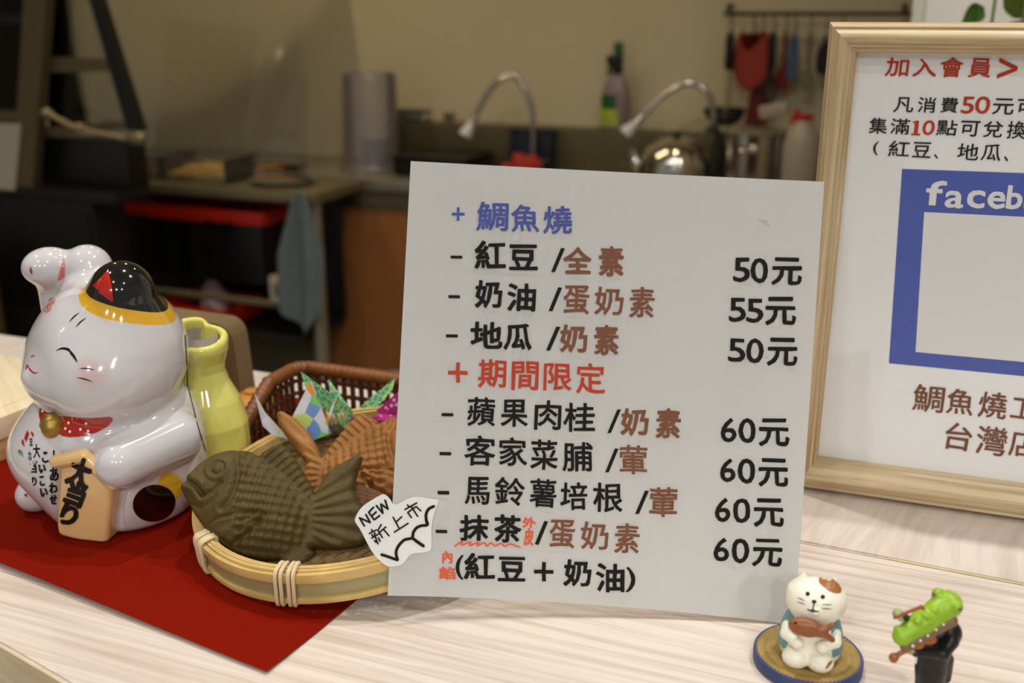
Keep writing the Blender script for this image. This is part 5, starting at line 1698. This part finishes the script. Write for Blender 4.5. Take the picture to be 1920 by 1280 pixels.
obj('loop', tube(spline([(0, 0, 1.305 - .03), (.004, 0, 1.312), (0, 0, RZ - .045)], 5), .003, 6), M_orange, mt)
t2_ = kthing('whisk', 'black handled whisk hanging right of the orange mitt', 'whisk', 0.640, 0.062, 0, GU)
hook(t2_, RZ - .046)
obj('handle', tube([(0, -.012, 1.308), (0, -.012, 1.295), (0, -.012, 1.225), (0, -.012, 1.205)], [.006, .010, .011, .008], 12), M_black, t2_)
bm = bmesh.new()
for k in range(6):
    a = PI * k / 6
    tube(spline([(.002 * math.cos(a), -.012, 1.205), (.022 * math.cos(a), -.012 + .022 * math.sin(a), 1.15), (.0, -.012, 1.115), (-.022 * math.cos(a), -.012 - .022 * math.sin(a), 1.15), (-.002 * math.cos(a), -.012, 1.205)], 5), .0012, 5, bm)
obj('whisk_wires', bm, M_dark, t2_)
M_crim = mat('crimson_plastic', (128, 26, 16), 0.5)
def turner(name, label, cat, s, q, m, ztop, zhead, poly, thick=.006):
    t = kthing(name, label, cat, s, q, 0, GU)
    hook(t, RZ - .046)
    obj('handle', tube([(0, 0, ztop), (0, 0, ztop - .01), (0, 0, zhead)], [.004, .006, .005], 8), m, t)
    bm = prism(poly, -thick / 2, thick / 2)
    bmesh.ops.transform(bm, matrix=Matrix.Rotation(PI / 2, 4, 'X'), verts=bm.verts)
    obj('blade', bm, m, t)
    return t
turner('spatula', 'dark red spatula hanging below the orange mitt', 'spatula', 0.606, 0.030, M_crim, 1.308, 1.15, smoothc([(-.012, 1.158), (.012, 1.158), (.022, 1.13), (.026, 1.05), (.0, 1.042), (-.030, 1.05), (-.024, 1.13)], 2))
turner('spoon', 'crimson serving spoon hanging behind the whisk', 'spoon', 0.668, 0.034, M_crim, 1.308, 1.20, smoothc([(-.006, 1.215), (.008, 1.215), (.020, 1.195), (.018, 1.165), (0, 1.150), (-.018, 1.165), (-.018, 1.195)], 2), .008)
M_blueh = mat('blue_plastic', (62, 92, 128), 0.5)
turner('scraper', 'blue scraper hanging right of the whisk', 'scraper', 0.694, 0.060, M_blueh, 1.308, 1.25, smoothc([(-.010, 1.29), (.010, 1.29), (.012, 1.25), (.012, 1.19), (-.010, 1.185), (-.011, 1.25)], 2))
turner('ladle', 'steel ladle hanging right of the blue scraper', 'ladle', 0.735, 0.060, M_steeld, 1.308, 1.20, smoothc([(-.006, 1.215), (.006, 1.215), (.016, 1.19), (.016, 1.165), (0, 1.152), (-.016, 1.165), (-.016, 1.19)], 2), .02)
turner('can_opener', 'dark metal can opener hanging left of the oak frame corner', 'opener', 0.775, 0.060, M_dark, 1.300, 1.23, smoothc([(-.012, 1.275), (.010, 1.28), (.022, 1.25), (.018, 1.215), (.004, 1.195), (-.016, 1.205), (-.020, 1.24)], 2), .012)
turner('peeler', 'steel peeler hanging nearest the oak frame corner', 'peeler', 0.815, 0.060, M_steeld, 1.308, 1.24, smoothc([(-.008, 1.26), (.008, 1.26), (.014, 1.23), (.010, 1.18), (-.010, 1.18), (-.014, 1.23)], 2))

# ================================================================ prep table with its load
tb = kthing('prep_table', 'steel prep table in front of the back wall with black crates under it', 'table', 0, 0, 0)
kb2('table_top', -1.78, -0.425, 0.425, 0.685, 0.872, 0.90, M_steeld, tb, .004)
for s_, q_ in ((-1.75, .455), (-1.75, .650), (-.585, .455), (-.452, .650)):
    if 1:
        obj('leg', tube([(s_, -q_, 0.0), (s_, -q_, .8715)], .0195, 14), M_steel, tb)
kb2('lower_shelf', -1.75, -0.50, 0.44, 0.665, 0.470, 0.488, M_dark, tb, .003)
obj('cross_rail', tube([(-1.75, -.650, .575), (-.452, -.650, .575)], .010, 10), M_steeld, tb)
def crate(label, s0, s1):
    c = (s0 + s1) / 2; w = (s1 - s0) / 2
    t = kthing('storage_crate', label, 'crate', c, 0.556, 0.590, 'black crates with red rims under the prep table')
    bm = bmesh.new()
    bx(bm, (-w + .02, -.088, .032), (w - .02, .088, .205), .008)
    obj('crate_body', bm, M_black, t)
    ring = bmesh.new()
    for (a, b, c0, c1) in ((-w, w, -.104, -.094), (-w, w, .094, .104)):
        bx(ring, (a, c0, .2055), (b, c1, .243), .003)
    for (a, b) in ((-w, -w + .010), (w - .010, w)):
        bx(ring, (a, -.0938, .2055), (b, .0938, .243), .003)
    bmesh.ops.remove_doubles(ring, verts=ring.verts, dist=1e-5)
    obj('crate_rim', ring, M_red, t)['label'] = 'red plastic rim'
    obj('crate_grip', tube(spline([(-.04, -.1045, .212), (-.02, -.106, .204), (.02, -.106, .204), (.04, -.1045, .212)], 4), .006, 8), M_black, t)
crate('black crate with a red rim under the prep table, the one nearer the glass warmer', -1.195, -0.905)
crate('black crate with a red rim under the prep table, next to the towel', -0.899, -0.612)
# added black backdrop that makes the space behind the crates read as dark
kb2('back_board', -1.75, -0.50, 0.430, 0.4385, 0.490, 0.870, M_black, tb)
rt = kthing('red_tray', 'shallow red plastic tray on the lower shelf under the crates', 'tray', -0.895, 0.560, 0.4885)
bm = bmesh.new()
bx(bm, (-.125, -.10, 0), (.125, .10, .006), .002)
for lo_, hi_ in (((-.125, -.10, .0062), (.125, -.094, .05)), ((-.125, .094, .0062), (.125, .10, .05)), ((-.125, -.0938, .0062), (-.119, .0938, .05)), ((.119, -.0938, .0062), (.125, .0938, .05))):
    bx(bm, lo_, hi_, .002)
obj('tray_shell', bm, M_red, rt)
M_pbag = mat('pale_bag', (222, 190, 184), 0.6, vary=0.12, vscale=40)
G8 = grid_mm((-50, -50, -2), (50, 50, 110), 2.0)
pb_ = smin(ell(G8, (0, 0, 28), (34, 30, 34)), ell(G8, (-8, 0, 72), (16, 14, 26)), 22) + 2.2 * np.sin(G8[0] / 6 + G8[2] / 7)
pb_ = smax(pb_ * .85, -G8[2], 2)
pbg = link('snack_bag', sdf_mesh('snack_bag', pb_, (-50, -50, -2), 2.0), M_pbag)
pbg.scale = (1.35, 1.2, 1.15)
pbg.location = K(-0.880, 0.545, 0.4955); pbg.rotation_euler = (0, 0, KROT)
tag(pbg, 'pink and white plastic bag standing in the red tray', 'bag')
wc = kthing('carton', 'small white carton on the cross rail left of the towel', 'carton', -0.574, 0.652, 0.5855)
obj('carton_body', box((-.026, -.016, 0), (.026, .016, .074), .002), mat('white_carton', (196, 182, 160), 0.6), wc)
obj('carton_print', box((-.012, -.0170, .02), (.012, -.0164, .055), 0), mat('carton_grey_print', (120, 110, 98), 0.6), wc, sm=False)
# towel
M_towel = mat('bluegrey_towel', (146, 160, 156), 0.9, vary=0.08, vscale=30, bump=0.4, bscale=500)
bm = bmesh.new()
NU, NV = 26, 34
rows = []
for i in range(NU + 1):
    row = []
    for j in range(NV + 1):
        u_, v_ = i / NU, j / NV
        wdt = .016 + .052 * min(1, v_ * 1.9) - .010 * max(0, v_ - .55)
        x = -.012 * v_ + (u_ - .5) * 2 * wdt * .96
        botz = .385 - .10 * abs(u_ - .62) * 2 * (1 if u_ > .62 else .55)
        z = -botz * v_
        y = -.012 - .016 * math.sin(u_ * PI * 3.2 + .6) * (0.35 + .65 * min(1, v_ * 2)) - .012 * v_
        row.append(bm.verts.new((x, y, z)))
    rows.append(row)
for i in range(NU):
    for j in range(NV):
        bm.faces.new((rows[i][j], rows[i + 1][j], rows[i + 1][j + 1], rows[i][j + 1]))
bmesh.ops.solidify(bm, geom=bm.faces[:], thickness=.004)
tw = obj('towel', bm, M_towel)
tw.location = K(-0.458, 0.695, 0.905); tw.rotation_euler = (0, 0, KROT)
tag(tw, 'blue-grey towel hanging from the right end of the prep table', 'towel')
# brown board under the counter
M_brown = mat('brown_cardboard', (150, 92, 40), 0.7, vary=0.07, vscale=12)
bd_ = kthing('cardboard_panel', 'large brown cardboard panel leaning under the counter, left of the menu card', 'panel', -0.31, 0.412, 0.0005)
obj('panel_sheet', box((-.262, -.004, 0), (.30, .004, .815), .0015), M_brown, bd_)
obj('panel_edge_tape', box((-.262, -.0047, .804), (.30, -.0042, .8145), 0), mat('panel_tape', (128, 76, 34), 0.6), bd_, sm=False)
M_cable = mat('grey_cable', (156, 150, 148), 0.5)
gc_ = obj('power_cord', tube(spline([K(-.62, .70, .02), K(-.56, .70, .22), K(-.44, .70, .335), K(-.37, .70, .392), K(-.31, .70, .425), K(-.24, .70, .43), K(-.15, .70, .40), K(-.05, .70, .02)], 10), .0055, 8), M_cable)
tag(gc_, 'grey power cord arching in front of the brown cardboard panel', 'cord')

# load of the prep table
M_tub = clear_mat('tub_plastic', (.94, .94, .92), film=0.10, filmcol=(200, 195, 185), rough=.12)
def tub(name, label, s, q, w, d, h):
    t = kthing(name, label, 'tub', s, q, 0.9005, 'clear tubs on the prep table')
    bm = bmesh.new()
    t_ = .0025
    bx(bm, (-w, -d, 0), (w, d, t_))
    for lo_, hi_ in (((-w, -d, t_), (w, -d + t_, h)), ((-w, d - t_, t_), (w, d, h)), ((-w, -d + t_, t_), (-w + t_, d - t_, h)), ((w - t_, -d + t_, t_), (w, d - t_, h))):
        bx(bm, lo_, hi_)
    obj('tub_wall', bm, M_tub, t)
    rim_ = bmesh.new()
    tube([(-w - .003, -d - .003, h), (w + .003, -d - .003, h), (w + .003, d + .003, h), (-w - .003, d + .003, h)], .004, 8, rim_, closed=True)
    obj('tub_rim', rim_, M_tub, t)
    return t
tub('clear_tub', 'clear plastic tub holding shredded yellow food on the prep table', -0.842, 0.570, .105, .075, .066)
tub('clear_tub', 'clear plastic tub of brown mash beside the tub of yellow shreds', -1.066, 0.570, .105, .075, .066)
def heap(name, label, s, q, m, w, d, hgt, shred):
    bm = bmesh.new()
    n = 420 if shred else 300
    rg = np.random.default_rng(11)
    for k in range(n):
        x, y = rg.uniform(-w, w), rg.uniform(-d, d)
        z = .003 + rg.uniform(0, 1) * hgt * (1 - .5 * (x / w) ** 2) * (1 - .4 * (y / d) ** 2)
        a, b = rg.uniform(0, PI), rg.uniform(-.5, .5)
        L = .011 if shred else .008
        M_ = Matrix.Translation((x * .9, y * .9, z + .004)) @ Matrix.Rotation(a, 4, 'Z') @ Matrix.Rotation(b, 4, 'Y')
        bx(bm, (-L, -.0022, -.0018), (L, .0022, .0018), 0, M_)
    bx(bm, (-w, -d, .0028), (w, d, .0028 + hgt * .45))
    o = obj(name, bm, m, sm=False)
    o.location = K(s, q, 0.9008); o.rotation_euler = (0, 0, KROT)
    return tag(o, label, 'food', None, 'stuff')
M_shred = mat('yellow_shreds', (232, 200, 104), 0.6, vary=0.1, vscale=80)
M_mash = mat('brown_mash', (120, 92, 52), 0.7, vary=0.2, vscale=80)
heap('shredded_filling', 'yellow shredded filling inside the clear tub', -0.842, 0.570, M_shred, .094, .064, .044, True)
heap('brown_filling', 'brown mashed filling inside the left clear tub', -1.066, 0.570, M_mash, .094, .064, .022, False)
M_hand = mat('pale_handle', (156, 136, 98), 0.45)
ld_ = kthing('scoop', 'long pale handled scoop lying across the black base of the food warmer', 'scoop', -0.765, 1.045, 0.098)
obj('handle', tube(spline([(-.165, 0, 1.022), (-.10, 0, .997), (-.04, 0, .986), (.06, 0, .974)], 5), .006, 8), M_hand, ld_)
obj('handle_end', tube([(-.185, 0, 1.024), (-.175, 0, 1.026), (-.160, 0, 1.022)], [.009, .012, .008], 10), M_hand, ld_)
obj('scoop_head', tube([(.058, 0, .974), (.075, 0, .974), (.105, 0, .975), (.115, 0, .976)], [.007, .014, .016, .010], 12), M_steeld, ld_)
obj('grip_ring', tube([(-.085, 0, .995), (-.065, 0, .992)], [.011, .011], 10), M_hand, ld_)
tray2 = kthing('utensil_tray', 'shallow steel tray of skewers and tongs at the right of the prep table', 'tray', -0.605, 0.560, 0.9005)
obj('tray_shell', lathe([(0, 0), (.075, 0), (.088, .012), (.092, .013), (.092, .015), (.087, .0145), (.074, .002), (0, .002)], 36), M_steel, tray2)
tool_m = [mat('skewer_yellow', (186, 132, 40), 0.6), mat('skewer_red', (128, 54, 30), 0.6), mat('tong_steel', (150, 142, 124), 0.3, 0.9), M_dark]
for k in range(7):
    a = [.1, -.25, .35, -.05, .55, -.45, .2][k]
    L = .085 - .004 * k
    t = kthing('skewer' if k % 4 < 2 else 'tongs', ['yellow wooden skewer', 'red-brown wooden skewer', 'steel tongs', 'dark metal tongs'][k % 4] + ' lying in the round utensil tray ' + ['at the bottom', 'at the bottom', 'second from the bottom', 'in the middle', 'in the middle of the pile', 'near the top', 'on top'][k], 'utensil', -0.605, 0.560, 0.9180 + .0075 * k, 'tools in the round utensil tray', a)
    if k % 4 < 2:
        obj('stick', tube([(-L, 0, 0), (L, 0, 0)], .0034, 6), tool_m[k % 4], t)
        obj('grip', tube([(L * .55, 0, 0), (L, 0, 0)], .0042, 6), M_dark, t)
    else:
        obj('arm', tube(spline([(-L, -.008, 0), (0, -.004, 0), (L, -.001, 0)], 4), .0034, 6), tool_m[k % 4], t)
        obj('arm', tube(spline([(-L, .008, 0), (0, .004, 0), (L, .001, 0)], 4), .0034, 6), tool_m[k % 4], t)

# ================================================================ glass food warmer at the left
wm = kthing('food_warmer', 'tall food warmer with slanted glass and a black arm at the left edge', 'food warmer', 0, 0, 0)
M_glass = clear_mat('warmer_glass', (.90, .90, .86), rough=.02)
M_wframe = mat('warmer_frame', (120, 104, 74), 0.4, 0.6)
def kpoly(name, P, q0, q1, m):
    """Upright plate from (s, z) corners between depths q0 and q1 (origin at K(0,0,0))."""
    bm = bmesh.new()
    a = [bm.verts.new((s, -q1, z)) for s, z in P]; b = [bm.verts.new((s, -q0, z)) for s, z in P]
    n = len(P)
    bm.faces.new(a); bm.faces.new(b[::-1])
    for i in range(n):
        bm.faces.new((a[i], a[(i + 1) % n], b[(i + 1) % n], b[i]))
    return obj(name, bm, m, wm, sm=False)
kpoly('black_arm', [(-.862, 1.60), (-.838, 1.60), (-.700, 1.085), (-.742, 1.085)], .975, 1.0, M_black)
kpoly('corner_post', [(-.925, 1.60), (-.855, 1.60), (-1.036, .935), (-1.104, .935)], 1.0, 1.028, M_wframe)
kpoly('side_glass', [(-.900, 1.60), (-.865, 1.60), (-.742, 1.10), (-1.0, 1.065)], .984, .988, M_glass)
kpoly('shelf_rail', [(-.962, 1.252), (-.775, 1.252), (-.770, 1.222), (-.968, 1.216)], .989, .999, M_wframe)
kpoly('bottom_rail', [(-1.01, 1.082), (-.735, 1.108), (-.728, 1.090), (-1.02, 1.058)], .989, .999, M_wframe)
kpoly('front_glass', [(-1.32, 1.60), (-.94, 1.60), (-1.05, 1.10), (-1.32, 1.10)], 1.008, 1.012, M_glass)
kpoly('front_rail', [(-1.32, 1.352), (-.985, 1.352), (-.990, 1.330), (-1.32, 1.330)], 1.013, 1.022, M_black)
kpoly('front_rail', [(-1.32, 1.122), (-1.045, 1.122), (-1.052, 1.096), (-1.32, 1.096)], 1.013, 1.022, M_wframe)
kb2('black_base', -1.085, -0.775, 0.90, 0.972, 0.9355, 1.056, M_black, wm, .006)
kb2('left_cabinet', -1.34, -1.090, 0.90, 0.998, 0.9355, 1.085, M_dark, wm, .004)
kb2('inner_back', -1.34, -1.02, 0.90, 0.91, 1.09, 1.60, M_dark, wm)
kb2('warmer_floor', -1.34, -0.775, 0.90, 1.03, 0.905, 0.935, M_dark, wm, .004)
M_panelw = mat('control_panel_white', (196, 184, 164), 0.4)
kpoly('control_panel', [(-1.34, 1.092), (-1.040, 1.092), (-1.092, .925), (-1.34, .925)], 1.030, 1.036, M_panelw)
kn = obj('knob', lathe([(0, 0), (.022, 0), (.022, .014), (.015, .018), (0, .018)], 20), M_black, wm)
kn.location = (-1.172, -1.0365, .985); kn.rotation_euler = (PI / 2, 0, 0)
mk = obj('dial_mark', lathe([(0, 0), (.016, 0), (.016, .002), (0, .002)], 20), mat('dial_red', (150, 70, 40), 0.5), wm)
mk.location = (-1.170, -1.0365, 1.022); mk.rotation_euler = (PI / 2, 0, 0)
sd = kthing('equipment_stand', 'dark equipment stand carrying the food warmer', 'stand', 0, 0, 0)
kb2('stand_box', -1.36, -0.86, 0.90, 1.02, 0.0, 0.9045, M_dark, sd, .005)
kb2('stand_front', -1.35, -0.87, 1.021, 1.026, 0.62, 0.88, M_black, sd)
# perforated basket and cable hook low at the left
M_perf = mat('perforated_steel', (128, 104, 62), 0.45, 0.5, vary=0.2, vscale=12)
stl = kthing('low_stool', 'low dark stool in front of the equipment stand at the left edge', 'stool', -1.235, 1.18, 0)
obj('stool_seat', box((-.115, -.11, .42), (.115, .11, .448), .006), M_dark, stl)
for x_ in (-.10, .10):
    for y_ in (-.095, .095):
        obj('leg', tube([(x_, y_, 0), (x_, y_, .419)], .011, 8), M_dark, stl)
pf = kthing('perforated_basket', 'perforated steel basket on the low stool, behind the lucky cat', 'basket', -1.235, 1.18, 0.4486)
bm = bmesh.new()
bx(bm, (-.10, -.095, 0), (.10, .095, .26), .01)
obj('basket_wall', bm, M_perf, pf)
bm = bmesh.new()
for i in range(6):
    for j in range(7):
        ce = lathe([(0, 0), (.0075, 0), (.0075, .0015), (0, .0015)], 10)
        M_ = Matrix.Translation((-.082 + .0325 * i + (.016 if j % 2 else 0) * .6, -.0952, .03 + .034 * j)) @ Matrix.Rotation(PI / 2, 4, 'X')
        bmesh.ops.transform(ce, matrix=M_, verts=ce.verts)
        tmp = bpy.data.meshes.new('t'); ce.to_mesh(tmp); ce.free(); bm.from_mesh(tmp); bpy.data.meshes.remove(tmp)
obj('perforation', bm, mat('perforation_pale', (188, 156, 104), 0.5), pf)
M_blcord = mat('bluegrey_cord', (96, 104, 122), 0.5)
hk = obj('cable_loop', tube(spline([(-.10, -.108, .02), (-.06, -.115, .10), (-.02, -.12, .145), (.05, -.12, .160), (.10, -.118, .150), (.125, -.112, .05)], 8), .008, 8), M_blcord)
hk.location = K(-1.235, 1.18, 0.4486); hk.rotation_euler = (0, 0, KROT)
tag(hk, 'blue-grey cord looped in front of the perforated basket', 'cord')
gp = kthing('grey_crate', 'grey-beige sack lying on the perforated basket under the warmer', 'sack', -1.235, 1.18, 0.7092)
G9 = grid_mm((-110, -100, -2), (110, 100, 130), 3.0)
sk_ = smax((ell(G9, (0, 0, 40), (95, 85, 60)) + 4 * np.sin(G9[0] / 13 + G9[2] / 11) + 3 * np.sin(G9[1] / 10)) * .85, -G9[2], 4)
gp.name = 'flour_sack'
link('sack_body', sdf_mesh('sack_body', sk_, (-110, -100, -2), 3.0), mat('sack_cloth', (126, 116, 92), 0.85, vary=0.1, vscale=20), gp)
obj('sack_tie', tube([(-.02, 0, .098), (-.02, 0, .112), (-.02, 0, .122)], [.018, .010, .022], 12), M_hand, gp)

# clear splash screen on the counter
M_screen = clear_mat('splash_screen_acrylic', (.985, .985, .975), rough=.06)
scr = kthing('splash_screen', 'clear acrylic splash screen standing on the steel counter, left of the clear bin', 'screen', 0, 0, 0)
bm = bmesh.new()
bx(bm, (-.80, -.004, 0), (0, 0, 1.25), .0008)
o = obj('acrylic_sheet', bm, M_screen, scr, sm=False)
o.location = (-.72, -.305, .9125); o.rotation_euler = (Matrix.Rotation(math.radians(12), 3, 'Z') @ Matrix.Rotation(math.radians(-13), 3, 'X')).to_euler()
o = obj('sheet_foot', box((-.80, -.02, 0), (0, .012, .010), .002), M_dark, scr)
o.location = (-.72, -.305, .9005); o.rotation_euler = (0, 0, math.radians(12))

# ================================================================ trailing plant at the right
M_leaf = mat('leaf_green', (74, 116, 20), 0.42, vary=0.35, vscale=25)
M_leaf2 = mat('leaf_variegated', (150, 166, 60), 0.42, vary=0.4, vscale=30)
M_stem = mat('stem_green', (98, 122, 50), 0.5)
M_pot = mat('terracotta', (170, 110, 74), 0.7)
hp = thing('hanging_pothos', 'green variegated pothos plant hanging above the right of the picture frame', 'plant', (0.562, 1.26, 1.36))
obj('pot', lathe([(0, .14), (.05, .14), (.068, .25), (.072, .25), (.072, .265), (.064, .265), (.050, .16), (0, .158)], 32), M_pot, hp)
obj('hanger', tube([(0, 0, .26), (0, 0, 1.34)], .002, 6), M_dark, hp)
rg = np.random.default_rng(5)
def leaf(P, d, L, m, roll=0.0):
    d = Vector(d).normalized(); s_ = d.cross(Vector((0, -1, 0.25))).normalized(); n_ = s_.cross(d)
    bm = bmesh.new()
    rows = []
    for i in range(7):
        t = i / 6
        w = L * .42 * math.sin(PI * (t ** .75)) * (1 - .15 * t) + .0004
        c = Vector(P) + d * L * t + n_ * (-.12 * L * t * t)
        rows.append([bm.verts.new(c - s_ * w + n_ * w * .3), bm.verts.new(c), bm.verts.new(c + s_ * w + n_ * w * .3)])
    for a, b in zip(rows, rows[1:]):
        for k in (0, 1):
            bm.faces.new((a[k], a[k + 1], b[k + 1], b[k]))
    bmesh.ops.solidify(bm, geom=bm.faces[:], thickness=.0006)
    return obj('leaf', bm, m, hp)
for k in range(40):
    a = rg.uniform(0, 2 * PI)
    P = (rg.uniform(-.016, .085), rg.uniform(-.06, .05), rg.uniform(-.05, .13))
    leaf(P, (rg.uniform(-.25, .8), rg.uniform(-.5, .3), rg.uniform(-1, .4)), rg.uniform(.035, .055), M_leaf if k % 3 else M_leaf2)
leaf((-.026, -.02, .004), (-1, 0, -.75), .028, M_leaf)
for k in range(4):
    x0 = -.02 + .025 * k
    obj('stem', tube(spline([(x0 * .5, 0, .18), (x0 * 1.6, -.05, .15), (x0 * 1.4, -.05, .02), (x0 * 1.3, -.04, -.08)], 5), .0018, 6), M_stem, hp)
